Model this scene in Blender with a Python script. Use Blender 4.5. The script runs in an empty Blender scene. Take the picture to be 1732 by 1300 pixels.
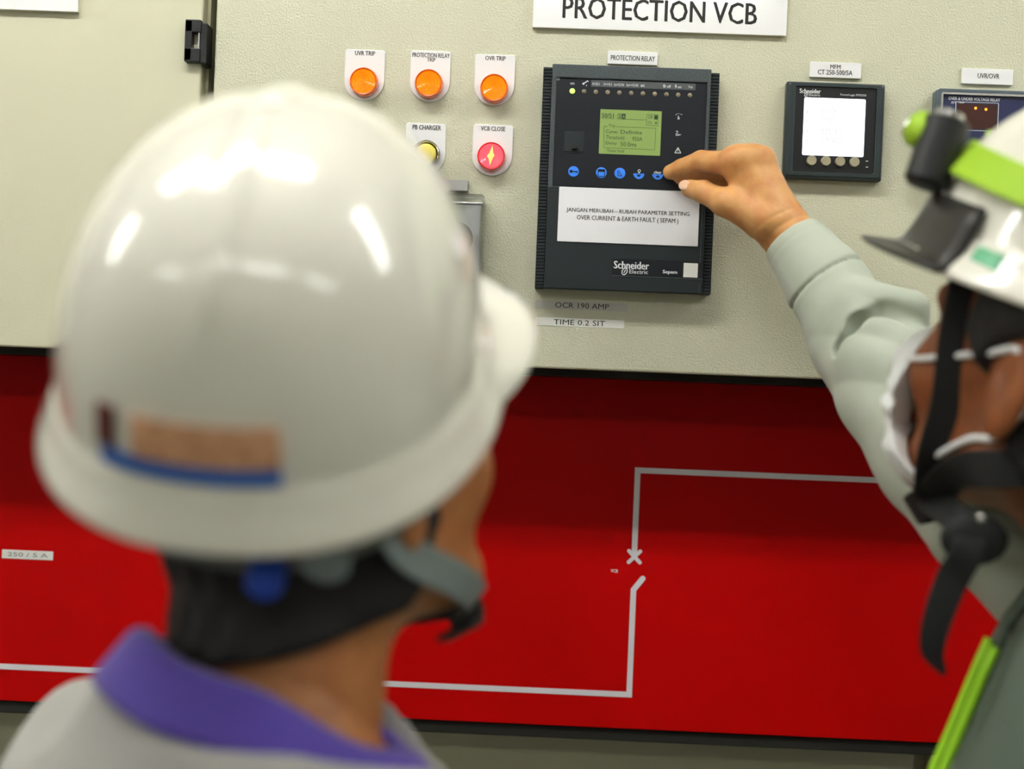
import bpy, bmesh, math, random
import numpy as np
from mathutils import Vector, Matrix

# ============================================================ camera, world, lights, exposure
scene = bpy.context.scene
COL = scene.collection
CAM = np.array([0.0, -1.39, 1.55])
YAW, PITCH, ROLL = math.radians(1.25), math.radians(0.5), math.radians(2.3)
FPX = 50.0 / 36.0 * 1732
_f = np.array([-math.sin(YAW) * math.cos(PITCH), math.cos(YAW) * math.cos(PITCH), -math.sin(PITCH)])
_r0 = np.array([math.cos(YAW), math.sin(YAW), 0.0])
_u0 = np.cross(_r0, _f)
_R = _r0 * math.cos(ROLL) + _u0 * math.sin(ROLL)
_U = _u0 * math.cos(ROLL) - _r0 * math.sin(ROLL)
cd = bpy.data.cameras.new('camera')
cd.lens = 50; cd.sensor_width = 36; cd.clip_start = 0.02
cd.dof.use_dof = True; cd.dof.focus_distance = 1.395; cd.dof.aperture_fstop = 3.0
cam = bpy.data.objects.new('camera', cd); COL.objects.link(cam)
M = Matrix.Identity(4)
for i in range(3):
    M[i][0] = _R[i]; M[i][1] = _U[i]; M[i][2] = -_f[i]; M[i][3] = CAM[i]
cam.matrix_world = M
scene.camera = cam

w = bpy.data.worlds.new('world'); scene.world = w; w.use_nodes = True
w.node_tree.nodes['Background'].inputs[0].default_value = (0.8, 0.85, 1, 1)
w.node_tree.nodes['Background'].inputs[1].default_value = 0.05
vs = scene.view_settings
vs.view_transform = 'Standard'; vs.look = 'None'; vs.gamma = 1.0; vs.use_curve_mapping = False
vs.exposure = 0.17
scene.cycles.use_denoising = True
scene.cycles.max_bounces = 8
scene.cycles.caustics_reflective = False
scene.cycles.caustics_refractive = False
LAMP_MAIN, LAMP_ROOM = 37.0, 10.0        # radiance of the tubes by the cabinet / in the room

def P(px, py, Y):                        # a point of the photograph taken out to the plane y = Y
    d = _f * FPX + _R * (px - 866) + _U * (650 - py)
    return CAM + d * ((Y - CAM[1]) / d[1])
def S(Y): return (Y - CAM[1]) / FPX      # metres per pixel there

# ============================================================ materials
def lin(c):
    c = c / 255.0
    return c / 12.92 if c <= 0.04045 else ((c + 0.055) / 1.055) ** 2.4
def rgb(r, g, b): return (lin(r), lin(g), lin(b), 1)
MATS = {}
def mat(name, col, rough=0.5, metal=0.0, bump=None, coat=0.0, emit=None, estr=0.0, trans=0.0, vary=None, sss=0.0, sheen=0.0, ior=1.45, spec=0.5):
    m = bpy.data.materials.new(name); m.use_nodes = True
    nt = m.node_tree; b = nt.nodes['Principled BSDF']
    b.inputs['Base Color'].default_value = col
    b.inputs['Roughness'].default_value = rough
    b.inputs['Metallic'].default_value = metal
    b.inputs['Coat Weight'].default_value = coat
    b.inputs['Coat Roughness'].default_value = 0.06
    b.inputs['Transmission Weight'].default_value = trans
    b.inputs['IOR'].default_value = ior
    b.inputs['Specular IOR Level'].default_value = spec
    b.inputs['Sheen Weight'].default_value = sheen
    if sss:
        b.inputs['Subsurface Weight'].default_value = sss
        b.inputs['Subsurface Radius'].default_value = (0.012, 0.004, 0.002)
        b.inputs['Subsurface Scale'].default_value = 0.5
    if emit:
        b.inputs['Emission Color'].default_value = emit; b.inputs['Emission Strength'].default_value = estr
    if bump or vary:
        tc = nt.nodes.new('ShaderNodeTexCoord')
    if bump:
        scale, strength, dist = bump
        n = nt.nodes.new('ShaderNodeTexNoise'); n.inputs['Scale'].default_value = scale; n.inputs['Detail'].default_value = 3
        bp = nt.nodes.new('ShaderNodeBump'); bp.inputs['Strength'].default_value = strength; bp.inputs['Distance'].default_value = dist
        nt.links.new(tc.outputs['Object'], n.inputs['Vector']); nt.links.new(n.outputs['Fac'], bp.inputs['Height'])
        nt.links.new(bp.outputs['Normal'], b.inputs['Normal'])
    if vary:
        scale, c2, lo, hi = vary
        n = nt.nodes.new('ShaderNodeTexNoise'); n.inputs['Scale'].default_value = scale; n.inputs['Detail'].default_value = 4
        r = nt.nodes.new('ShaderNodeMapRange'); r.inputs['From Min'].default_value = lo; r.inputs['From Max'].default_value = hi
        mx = nt.nodes.new('ShaderNodeMix'); mx.data_type = 'RGBA'
        mx.inputs['A'].default_value = col; mx.inputs['B'].default_value = c2
        nt.links.new(tc.outputs['Object'], n.inputs['Vector']); nt.links.new(n.outputs['Fac'], r.inputs['Value'])
        nt.links.new(r.outputs['Result'], mx.inputs['Factor']); nt.links.new(mx.outputs['Result'], b.inputs['Base Color'])
    MATS[name] = m
    return m

M_PANEL = mat('panel_paint', rgb(204, 203, 179), 0.27, bump=(560, 0.7, 0.0012), vary=(3, rgb(200, 199, 174), .3, .7))
M_PANEL_SMOOTH = mat('door_paint_smooth', rgb(205, 203, 176), 0.42, bump=(420, 0.18, 0.0006))
M_FRAME = mat('frame_paint', rgb(196, 194, 166), 0.45)
M_RED = mat('red_paint', rgb(186, 0, 0), 0.5, bump=(300, 0.08, 0.0005), vary=(5, rgb(178, 0, 0), .35, .65), spec=0.12)
M_GASKET = mat('gasket_rubber', rgb(26, 25, 20), 0.7)
M_LOWER = mat('lower_paint', rgb(196, 194, 166), 0.4, bump=(420, 0.2, 0.0006))
M_PLINTH = mat('plinth_paint', rgb(50, 50, 48), 0.5)
M_TAPE = mat('mimic_tape', rgb(226, 224, 228), 0.4)
M_ACRYL = mat('white_acrylic', rgb(240, 240, 240), 0.12, coat=0.4)
M_ACRYLEDGE = mat('acrylic_edge', rgb(225, 220, 200), 0.3)
M_INK = mat('black_ink', rgb(26, 25, 24), 0.5)
M_INKGREY = mat('grey_ink', rgb(120, 120, 122), 0.5)
M_INKWHITE = mat('white_ink', rgb(232, 234, 236), 0.5)
M_STICK = mat('label_tape', rgb(232, 232, 226), 0.35)
M_STICK2 = mat('label_tape_clear', rgb(190, 188, 180), 0.25)
M_CARD = mat('laminated_card', rgb(238, 238, 242), 0.2, coat=0.5)
M_BLACK = mat('black_plastic', rgb(22, 23, 24), 0.4)
M_RHOUS = mat('relay_housing', rgb(30, 38, 41), 0.5, bump=(900, 0.25, 0.0004), spec=0.35)
M_RFRAME = mat('relay_frame', rgb(66, 75, 78), 0.5, bump=(900, 0.35, 0.0004), vary=(700, rgb(54, 62, 65), .4, .6))
M_RFACE = mat('relay_face', rgb(14, 19, 27), 0.3, spec=0.4)
M_RGREY = mat('relay_grey', rgb(74, 80, 82), 0.5)
M_LCD = mat('green_lcd', rgb(116, 138, 74), 0.25, emit=rgb(130, 158, 86), estr=0.26)
M_LCDINK = mat('lcd_ink', rgb(44, 60, 30), 0.5)
M_LEDOFF = mat('led_off', rgb(128, 118, 96), 0.4)
M_LEDON = mat('led_on', rgb(190, 255, 90), 0.3, emit=(0.45, 1.0, 0.10, 1), estr=1.7)
M_BLUE = mat('blue_key', rgb(52, 128, 240), 0.4)
M_SCREEN = mat('lit_screen', rgb(235, 232, 255), 0.2, emit=(0.93, 0.92, 1.0, 1), estr=1.05)
M_SCRINK = mat('screen_ink', rgb(120, 120, 130), 0.6, emit=(0.93, 0.92, 1.0, 1), estr=0.55)
M_MHOUS = mat('meter_housing', rgb(38, 48, 50), 0.38, spec=0.4)
M_MFACE = mat('meter_face', rgb(16, 19, 22), 0.3)
M_MBTN = mat('meter_button', rgb(150, 143, 118), 0.4)
M_AMBER = mat('amber_lens', rgb(255, 150, 8), 0.14, coat=0.7, emit=rgb(255, 140, 0), estr=0.10)
M_AMBERRIM = mat('amber_rim', rgb(238, 98, 10), 0.2, coat=0.5)
M_REDLENS = mat('red_lens_lit', rgb(250, 90, 105), 0.14, coat=0.7, emit=rgb(255, 90, 105), estr=0.55)
M_REDRIM = mat('red_rim', rgb(205, 6, 30), 0.2, coat=0.5, emit=rgb(255, 0, 30), estr=0.08)
M_LAMPGLOW = mat('red_lamp_element', rgb(255, 210, 120), 0.3, emit=rgb(255, 170, 90), estr=.7)
M_GREENLENS = mat('green_lens', rgb(20, 150, 60), 0.14, coat=0.7)
M_YELBTN = mat('yellow_button', rgb(232, 214, 92), 0.25, coat=0.4)
M_CHROME = mat('chrome', rgb(200, 200, 196), 0.18, metal=1.0)
M_STEEL = mat('zinc_steel', rgb(190, 190, 190), 0.3, metal=1.0, bump=(200, .2, .0004))
M_CLEAR = mat('clear_acrylic', (1, 1, 1, 1), 0.02, trans=1.0, ior=1.3)
M_NAVY = mat('navy_face', rgb(28, 34, 72), 0.35)
M_VHOUS = mat('voltage_relay_housing', rgb(76, 88, 98), 0.4)
M_WINDOW = mat('dark_window', rgb(60, 28, 22), 0.2)
M_ORLED = mat('orange_led', rgb(255, 140, 30), 0.3, emit=rgb(255, 120, 20), estr=3)
M_REDINK = mat('red_ink', rgb(214, 24, 40), 0.4)
M_HELMET = mat('helmet_white', rgb(238, 235, 222), 0.16, coat=0.8)
M_HRIM = mat('helmet_rim', rgb(238, 235, 222), 0.3)
M_VISOR = mat('smoke_visor', rgb(34, 32, 28), 0.42)
M_STKTAN = mat('sticker_tan', rgb(222, 170, 130), 0.4, vary=(160, rgb(200, 148, 108), .4, .6))
M_STKBLUE = mat('sticker_blue', rgb(30, 100, 190), 0.4)
M_STKBROWN = mat('sticker_brown', rgb(96, 40, 26), 0.4)
M_STKGREEN = mat('sticker_green', rgb(90, 170, 125), 0.4)
M_HARN = mat('harness_grey', rgb(96, 99, 92), 0.45)
M_KNOB = mat('blue_knob', rgb(36, 78, 190), 0.4)
M_STRAPG = mat('strap_grey', rgb(128, 140, 138), 0.7, bump=(900, .3, .0004))
M_STRAPB = mat('strap_black', rgb(16, 17, 17), 0.7, bump=(900, .3, .0004))
M_LIME = mat('lime_band', rgb(148, 186, 38), 0.65, bump=(700, .3, .0004))
M_LIMEP = mat('lime_piping', rgb(165, 225, 45), 0.55)
M_SKINH = mat('skin_hand', rgb(206, 152, 94), 0.48, bump=(260, 0.3, 0.0007), vary=(60, rgb(192, 128, 74), .4, .68), sss=0.04)
M_SKIN = mat('skin_brown', rgb(132, 74, 36), 0.5, bump=(300, 0.2, 0.0006), vary=(40, rgb(112, 60, 28), .4, .66), sss=0.04)
M_SKINL = mat('skin_tan', rgb(176, 116, 66), 0.5, bump=(300, 0.2, 0.0006), vary=(40, rgb(160, 100, 56), .4, .66), sss=0.06)
M_NAIL = mat('nail', rgb(232, 190, 160), 0.3)
M_HAIR = mat('black_hair', rgb(16, 13, 11), 0.55, bump=(420, 0.8, 0.003))
M_LIP = mat('lip', rgb(130, 66, 50), 0.5)
M_EYE = mat('eye_white', rgb(225, 220, 212), 0.2)
M_IRIS = mat('iris', rgb(30, 18, 12), 0.2)
M_MASK = mat('mask_white', rgb(238, 240, 240), 0.75, bump=(600, .3, .0005), sheen=.3)
M_MASKP = mat('mask_pink', rgb(214, 160, 140), 0.75)
M_SHIRT = mat('shirt_sage', rgb(178, 185, 169), 0.85, bump=(1200, .4, .0004), vary=(8, rgb(168, 176, 160), .35, .65), sheen=.2)
M_JACKET = mat('jacket_grey', rgb(178, 177, 172), 0.85, bump=(1000, .4, .0005), vary=(6, rgb(170, 169, 165), .35, .65), sheen=.2)
M_PURPLE = mat('collar_purple', rgb(86, 66, 168), 0.8, bump=(1200, .4, .0004), sheen=.3)
M_TROUSER = mat('trousers_dark', rgb(48, 52, 58), 0.85)
M_VEST = mat('vest_green_grey', rgb(92, 106, 94), 0.8, bump=(900, .4, .0005))
M_BEIGE = mat('beige_cloth', rgb(206, 202, 182), 0.85)
M_WALL = mat('wall_paint', rgb(206, 205, 196), 0.8, bump=(80, .1, .001))
M_CEIL = mat('ceiling_paint', rgb(222, 220, 212), 0.85, bump=(90, .1, .001))
M_FLOOR = mat('floor_epoxy', rgb(128, 130, 124), 0.35, vary=(2, rgb(118, 120, 114), .4, .6))
M_TUBE = mat('tube_main', (1, 1, 1, 1), 0.5, emit=(1.0, 1.0, 0.96, 1), estr=LAMP_MAIN)
M_TUBE2 = mat('tube_room', (1, 1, 1, 1), 0.5, emit=(1.0, 1.0, 0.95, 1), estr=LAMP_ROOM)

_m = bpy.data.materials.new('clear_cover'); _m.use_nodes = True; _n = _m.node_tree; _n.nodes.clear()
_o = _n.nodes.new('ShaderNodeOutputMaterial'); _x = _n.nodes.new('ShaderNodeMixShader'); _t = _n.nodes.new('ShaderNodeBsdfTransparent')
_g = _n.nodes.new('ShaderNodeBsdfGlossy'); _g.inputs['Roughness'].default_value = .05; _t.inputs[0].default_value = (.93, .94, .94, 1)
_l = _n.nodes.new('ShaderNodeFresnel'); _l.inputs[0].default_value = 1.45
_n.links.new(_l.outputs[0], _x.inputs[0]); _n.links.new(_t.outputs[0], _x.inputs[1]); _n.links.new(_g.outputs[0], _x.inputs[2]); _n.links.new(_x.outputs[0], _o.inputs[0])
M_CLEAR = _m

# ============================================================ object helpers
def root(name, label, cat, loc, group=None):
    o = bpy.data.objects.new(name, None); COL.objects.link(o)
    o.location = Vector([float(v) for v in loc]); o.empty_display_size = 0.02
    o['label'] = label; o['category'] = cat
    if group: o['group'] = group
    return o
def world_loc(o):
    v = Vector(o.location)
    while o.parent: o = o.parent; v += o.location
    return v
def obj(name, bm, m, parent=None, smooth=False, ang=None):
    me = bpy.data.meshes.new(name)
    if parent is not None:
        bmesh.ops.translate(bm, verts=bm.verts, vec=-world_loc(parent))
    bm.to_mesh(me); bm.free()
    if m is not None: me.materials.append(m)
    if smooth or ang:
        me.polygons.foreach_set('use_smooth', [True] * len(me.polygons))
        if ang: me.set_sharp_from_angle(angle=math.radians(ang))
    o = bpy.data.objects.new(name, me); COL.objects.link(o)
    if parent is not None: o.parent = parent
    return o
def tag(o, label, cat, group=None):
    o['label'] = label; o['category'] = cat
    if group: o['group'] = group
    return o
def center_origin(o):                       # put a single-mesh thing's origin at its middle
    me = o.data; n = len(me.vertices); a = np.empty(n * 3); me.vertices.foreach_get('co', a)
    a = a.reshape(-1, 3); c = (a.min(0) + a.max(0)) / 2; a -= c
    me.vertices.foreach_set('co', a.ravel()); o.location = Vector([float(v) for v in c]); me.update(); return o
def B(): return bmesh.new()
def box(bm, x0, x1, y0, y1, z0, z1, bev=0.0, seg=2):
    vs_ = [bm.verts.new((x, y, z)) for x in (x0, x1) for y in (y0, y1) for z in (z0, z1)]
    F = [(0, 1, 3, 2), (4, 6, 7, 5), (0, 4, 5, 1), (2, 3, 7, 6), (0, 2, 6, 4), (1, 5, 7, 3)]
    fs = [bm.faces.new([vs_[i] for i in f]) for f in F]
    if bev:
        es = list({e for f in fs for e in f.edges})
        bmesh.ops.bevel(bm, geom=es, offset=bev, segments=seg, profile=0.5, affect='EDGES')
def rounded(cx, cz, w_, h_, r, n=6):
    pts = []
    for sx, sz, a0 in ((1, 1, 0), (-1, 1, 90), (-1, -1, 180), (1, -1, 270)):
        for i in range(n + 1):
            a = math.radians(a0 + 90 * i / n)
            pts.append((cx + sx * (w_ / 2 - r) + r * math.cos(a), cz + sz * (h_ / 2 - r) + r * math.sin(a)))
    return pts
def circle(cx, cz, r, n=32): return [(cx + r * math.cos(2 * math.pi * i / n), cz + r * math.sin(2 * math.pi * i / n)) for i in range(n)]
def stack(bm, rings, cap0=True, cap1=True):
    """rings: lists of 3-D points, same count, back to front"""
    rv = [[bm.verts.new(p) for p in r] for r in rings]
    n = len(rv[0])
    for a, b in zip(rv, rv[1:]):
        for i in range(n):
            j = (i + 1) % n
            bm.faces.new((a[i], a[j], b[j], b[i]))
    if cap0: bm.faces.new(list(reversed(rv[0])))
    if cap1: bm.faces.new(rv[-1])
def plate(bm, pts_fn, yb, yf, ch=0.0005):
    """prism facing -y; pts_fn(inset) gives the XZ outline"""
    a = pts_fn(0.0)
    rings = [[(x, yb, z) for x, z in a], [(x, yf + ch, z) for x, z in a]]
    if ch: rings.append([(x, yf, z) for x, z in pts_fn(ch)])
    stack(bm, rings)
    bmesh.ops.recalc_face_normals(bm, faces=bm.faces)
def rplate(bm, cx, cz, w_, h_, r, yb, yf, ch=0.0005):
    plate(bm, lambda i: rounded(cx, cz, w_ - 2 * i, h_ - 2 * i, max(r - i, 1e-5)), yb, yf, ch)
def ring_plate(bm, cx, cz, wo, ho, ro, wi, hi, ri, yb, yf):
    """a frame: outer rounded rectangle with a rounded opening"""
    o, i = rounded(cx, cz, wo, ho, ro), rounded(cx, cz, wi, hi, ri)
    stack(bm, [[(x, yb, z) for x, z in o], [(x, yf, z) for x, z in o], [(x, yf, z) for x, z in i], [(x, yb, z) for x, z in i]], False, False)
    bmesh.ops.recalc_face_normals(bm, faces=bm.faces)
def lathe_y(bm, cx, cz, prof, n=40, cap=True):
    rings = [[(cx + r * math.cos(2 * math.pi * i / n), y, cz + r * math.sin(2 * math.pi * i / n)) for i in range(n)] for r, y in prof]
    stack(bm, rings, True, cap)
    bmesh.ops.recalc_face_normals(bm, faces=bm.faces)
def disc(bm, cx, cz, r, y, n=24, th=0.0004):
    y += .00004; th -= .00004
    stack(bm, [[(x, y + th, z) for x, z in circle(cx, cz, r, n)], [(x, y, z) for x, z in circle(cx, cz, r, n)]])
def line2(bm, p, q, wd, y, th=0.0003):
    """a straight printed stroke in the plane y"""
    p, q = np.array(p, float), np.array(q, float); d = q - p; L = np.hypot(*d); d = d / L; n_ = np.array([-d[1], d[0]]) * wd / 2
    c = [p + n_, q + n_, q - n_, p - n_]
    stack(bm, [[(a[0], y + th, a[1]) for a in c], [(a[0], y, a[1]) for a in c]])
    bmesh.ops.recalc_face_normals(bm, faces=bm.faces)
def poly2(bm, pts, y, th=0.0003):
    stack(bm, [[(a[0], y + th, a[1]) for a in pts], [(a[0], y, a[1]) for a in pts]])
    bmesh.ops.recalc_face_normals(bm, faces=bm.faces)
def text(bm, s, cx, cz, w_, h_, y, bold=0.0, th=0.0003, spacing=1.0, italic=0.0, sharp=2):
    """lettering centred on (cx, cz), fitted to width w_ and height h_, facing -y"""
    th = min(th, .00006)
    cu = bpy.data.curves.new('t', 'FONT'); cu.body = s; cu.size = 1.0;  cu.space_character = spacing
    cu.resolution_u = sharp; cu.shear = italic; cu.align_x = 'CENTER'
    o = bpy.data.objects.new('t', cu); COL.objects.link(o)
    dg = bpy.context.evaluated_depsgraph_get(); dg.update()
    me = bpy.data.meshes.new_from_object(o.evaluated_get(dg))
    a = np.empty(len(me.vertices) * 3); me.vertices.foreach_get('co', a); a = a.reshape(-1, 3)
    lo, hi = a.min(0), a.max(0); sx = w_ / (hi[0] - lo[0]); sz = h_ / (hi[1] - lo[1])
    b = np.empty_like(a)
    b[:, 0] = cx + (a[:, 0] - (lo[0] + hi[0]) / 2) * sx
    b[:, 1] = y
    b[:, 2] = cz + (a[:, 1] - (lo[1] + hi[1]) / 2) * sz
    me.vertices.foreach_set('co', b.ravel())
    smear = bold * .85 * sx
    t = bmesh.new(); t.from_mesh(me)
    bmesh.ops.recalc_face_normals(t, faces=t.faces)
    r = bmesh.ops.extrude_face_region(t, geom=list(t.faces))
    bmesh.ops.translate(t, verts=[g for g in r['geom'] if isinstance(g, bmesh.types.BMVert)], vec=(0, -th, 0))
    bmesh.ops.recalc_face_normals(t, faces=t.faces)
    tm = bpy.data.meshes.new('tmp')
    bmesh.ops.translate(t, verts=t.verts, vec=(-smear, 0, 0)); t.to_mesh(tm); bm.from_mesh(tm)
    if smear:
        bmesh.ops.translate(t, verts=t.verts, vec=(smear * 2, -.000004, -smear * .5)); t.to_mesh(tm); bm.from_mesh(tm)
    t.free()
    bpy.data.meshes.remove(tm); bpy.data.objects.remove(o); bpy.data.curves.remove(cu); bpy.data.meshes.remove(me)
def frames(pts, up):
    pts = [Vector([float(c) for c in p]) for p in pts]; out = []
    for i, p in enumerate(pts):
        t = (pts[min(i + 1, len(pts) - 1)] - pts[max(i - 1, 0)]).normalized()
        u = Vector(up[i]) if isinstance(up, list) else Vector(up)
        s = t.cross(u).normalized(); out.append((p, t, s, s.cross(t)))
    return out
def smooth_path(pts, n=8):
    p = [np.array(q, float) for q in pts]; p = [2 * p[0] - p[1]] + p + [2 * p[-1] - p[-2]]; out = []
    for i in range(1, len(p) - 2):
        for k in range(n):
            t = k / n
            out.append(0.5 * ((2 * p[i]) + (-p[i - 1] + p[i + 1]) * t + (2 * p[i - 1] - 5 * p[i] + 4 * p[i + 1] - p[i + 2]) * t * t + (-p[i - 1] + 3 * p[i] - 3 * p[i + 1] + p[i + 2]) * t ** 3))
    out.append(p[-2]); return out
def tube(bm, pts, r, n=10, up=(0, 0, 1)):
    fr = frames(pts, up); rr = r if isinstance(r, (list, tuple)) else [r] * len(fr)
    stack(bm, [[p + s * math.cos(2 * math.pi * i / n) * q + b * math.sin(2 * math.pi * i / n) * q for i in range(n)] for (p, t, s, b), q in zip(fr, rr)])
    bmesh.ops.recalc_face_normals(bm, faces=bm.faces)
def ribbon(bm, pts, wd, th, normals, taper=None):
    """a strap: pts path, wd width, th thickness, normals the outward direction along the path"""
    fr = frames(pts, normals); rings = []
    for i, (p, t, s, b) in enumerate(fr):
        k = wd * (taper[i] if taper else 1) / 2; e = th / 2
        rings.append([p + s * (k * .9) + b * e, p + s * k, p + s * (k * .9) - b * e, p - s * (k * .9) - b * e, p - s * k, p - s * (k * .9) + b * e])
    stack(bm, rings); bmesh.ops.recalc_face_normals(bm, faces=bm.faces)

# ---- smooth bodies: a distance field meshed as one continuous surface
def nrm(v): v = np.array(v, float); return v / np.linalg.norm(v)
def cap(p, a, b, r0, r1=None, sq=None):
    a, b = np.array(a, float), np.array(b, float); r1 = r0 if r1 is None else r1
    ab = b - a; t = np.clip((p - a) @ ab / (ab @ ab), 0, 1)
    d = p - a - t[:, None] * ab
    if sq is not None:                       # flatten along a direction: (direction, factor > 1)
        n_ = nrm(sq[0]); d = d + np.outer(d @ n_, n_) * (sq[1] - 1)
    return np.linalg.norm(d, axis=1) - (r0 + (r1 - r0) * t)
def ell(p, c, r, rot=None):
    q = p - np.array(c, float)
    if rot is not None: q = q @ rot          # columns of rot: the ellipsoid's axes
    r = np.array(r, float); k0 = np.linalg.norm(q / r, axis=1); k1 = np.linalg.norm(q / (r * r), axis=1)
    return k0 * (k0 - 1) / np.maximum(k1, 1e-6)
def su(a, b, k):
    h = np.clip(0.5 + 0.5 * (b - a) / k, 0, 1); return b * (1 - h) + a * h - k * h * (1 - h)
def ss(a, b, k): return -su(-a, b, k)        # a minus b
def surf(fn, lo, hi, h, margin=0.02):
    lo, hi = np.array(lo, float), np.array(hi, float); bs = 8
    nb = np.ceil((hi - lo) / (h * bs)).astype(int); N = nb * bs + 1
    V = np.full(tuple(N), 1.0, np.float32)
    cen = [lo[i] + (np.arange(nb[i]) + .5) * bs * h for i in range(3)]
    G = np.stack(np.meshgrid(*cen, indexing='ij'), -1).reshape(-1, 3)
    dc = fn(G); lim = bs * h * 0.95 + margin
    idx = np.array(np.unravel_index(np.arange(len(G)), tuple(nb))).T
    for sgn in (dc <= -lim,):
        for i, j, k in idx[sgn]: V[i * bs:i * bs + bs + 1, j * bs:j * bs + bs + 1, k * bs:k * bs + bs + 1] = -1
    act = idx[np.abs(dc) < lim]
    o = np.stack(np.meshgrid(*[np.arange(bs + 1)] * 3, indexing='ij'), -1).reshape(-1, 3)
    for s0 in range(0, len(act), 400):
        a = act[s0:s0 + 400]; g = (a[:, None, :] * bs + o[None]).reshape(-1, 3)
        V[g[:, 0], g[:, 1], g[:, 2]] = fn(lo + g * h)
    neg = V < 0
    c = sum(neg[i:N[0] - 1 + i, j:N[1] - 1 + j, k:N[2] - 1 + k].astype(np.int8) for i in (0, 1) for j in (0, 1) for k in (0, 1))
    cells = np.argwhere((c > 0) & (c < 8))
    acc = np.zeros((len(cells), 3)); cnt = np.zeros(len(cells))
    cor = [(i, j, k) for i in (0, 1) for j in (0, 1) for k in (0, 1)]
    for a in cor:
        for ax in range(3):
            if a[ax]: continue
            b = list(a); b[ax] = 1
            va = V[cells[:, 0] + a[0], cells[:, 1] + a[1], cells[:, 2] + a[2]]; vb = V[cells[:, 0] + b[0], cells[:, 1] + b[1], cells[:, 2] + b[2]]
            m = (va < 0) != (vb < 0); t = np.where(m, va / np.where(va == vb, 1, va - vb), 0)
            q = np.tile(np.array(a, float), (len(cells), 1)); q[:, ax] += t
            acc[m] += q[m]; cnt[m] += 1
    verts = lo + (cells + acc / cnt[:, None]) * h
    ids = np.full(c.shape, -1, np.int64); ids[cells[:, 0], cells[:, 1], cells[:, 2]] = np.arange(len(cells))
    quads = []
    for ax in range(3):
        sl = [slice(1, -1)] * 3; sl[ax] = slice(0, -1); sl2 = list(sl); sl2[ax] = slice(1, None)
        A, Bn = neg[tuple(sl)], neg[tuple(sl2)]; e = np.argwhere(A != Bn)
        if not len(e): continue
        fl = A[e[:, 0], e[:, 1], e[:, 2]]; off = np.array([1, 1, 1]); off[ax] = 0; e = e + off
        u, v = [(1, 2), (2, 0), (0, 1)][ax]
        def cid(du, dv):
            f = e.copy(); f[:, u] -= du; f[:, v] -= dv; return ids[f[:, 0], f[:, 1], f[:, 2]]
        q = np.stack([cid(1, 1), cid(0, 1), cid(0, 0), cid(1, 0)], 1)
        q[~fl] = q[~fl][:, ::-1]; quads.append(q)
    q = np.concatenate(quads); q = q[(q >= 0).all(1)]
    return verts, q
def surf_obj(name, parts, m, parent, T=None):
    """parts: list of (verts, quads); T maps local metres to the world"""
    off = 0; VV = []; FF = []
    for v, q in parts:
        VV.append(v); FF.append(q + off); off += len(v)
    V = np.concatenate(VV); F = np.concatenate(FF)
    if T is not None: V = V @ T[0].T + T[1]
    if parent is not None: V = V - np.array(world_loc(parent))
    me = bpy.data.meshes.new(name)
    me.vertices.add(len(V)); me.vertices.foreach_set('co', V.ravel())
    me.loops.add(F.size); me.loops.foreach_set('vertex_index', F.ravel().astype(np.int32))
    me.polygons.add(len(F)); me.polygons.foreach_set('loop_start', np.arange(0, F.size, 4, dtype=np.int32))
    me.update(calc_edges=True); me.validate()
    me.polygons.foreach_set('use_smooth', [True] * len(me.polygons))
    if m is not None: me.materials.append(m)
    o = bpy.data.objects.new(name, me); COL.objects.link(o); o.parent = parent
    return o
def frame_of(yaw, pitch, roll=0.0):
    """columns: forward, left, up. yaw: degrees from +y towards +x; pitch up; roll leans to the own right"""
    y, p, r = map(math.radians, (yaw, pitch, roll))
    F = np.array([math.sin(y) * math.cos(p), math.cos(y) * math.cos(p), math.sin(p)])
    L = np.array([-math.cos(y), math.sin(y), 0.0]); U_ = np.cross(F, L)
    return np.stack([F, L * math.cos(r) + U_ * math.sin(r), U_ * math.cos(r) - L * math.sin(r)], 1)

# ============================================================ the room
def struct(name, bm, m):
    o = obj(name, bm, m); o['kind'] = 'structure'; return o
ZC = 2.75
b = B(); box(b, -4, 4, -3.6, 1.2, -0.1, 0); struct('floor', b, M_FLOOR)
b = B(); box(b, -4, 4, -3.6, 1.2, ZC, ZC + .1); struct('ceiling', b, M_CEIL)
b = B(); box(b, -4.1, -4, -3.6, 1.2, 0, ZC); struct('wall_left', b, M_WALL)
b = B(); box(b, 4, 4.1, -3.6, 1.2, 0, ZC); struct('wall_right', b, M_WALL)
b = B(); box(b, -4, 4, 1.2, 1.3, 0, ZC); struct('wall_front', b, M_WALL)
b = B(); box(b, -4, 4, -3.7, -3.6, 0, ZC); struct('wall_back', b, M_WALL)

def fixture(x, y, L, along_x, m, label, spread=0.095):
    t = root('ceiling_light', label, 'ceiling light', (x, y, ZC), 'fluorescent ceiling lights')
    def bx(bm, a0, a1, c0, c1, z0, z1, bev=0.0):
        if along_x: box(bm, x + a0, x + a1, y + c0, y + c1, z0, z1, bev)
        else: box(bm, x + c0, x + c1, y + a0, y + a1, z0, z1, bev)
    bm = B(); bx(bm, -L / 2 - .03, L / 2 + .03, -spread / 2 - .04, spread / 2 + .04, ZC - .055, ZC, .005); obj('lamp_housing', bm, M_ACRYL, t)
    for s in (-1, 1):
        bm = B(); c = s * spread / 2
        pts = [(x + k * L / 2, y + c, ZC - .1) if along_x else (x + c, y + k * L / 2, ZC - .1) for k in (-1, 1)]
        tube(bm, pts, .016, 16); obj('fluorescent_tube', bm, m, t, True, 40)
    for k in (-1, 1):
        bm = B(); bx(bm, k * L / 2 - .015, k * L / 2 + .015, -spread / 2 - .02, spread / 2 + .02, ZC - .12, ZC - .055, .003); obj('lamp_holder', bm, M_ACRYL, t)
    return t
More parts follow.
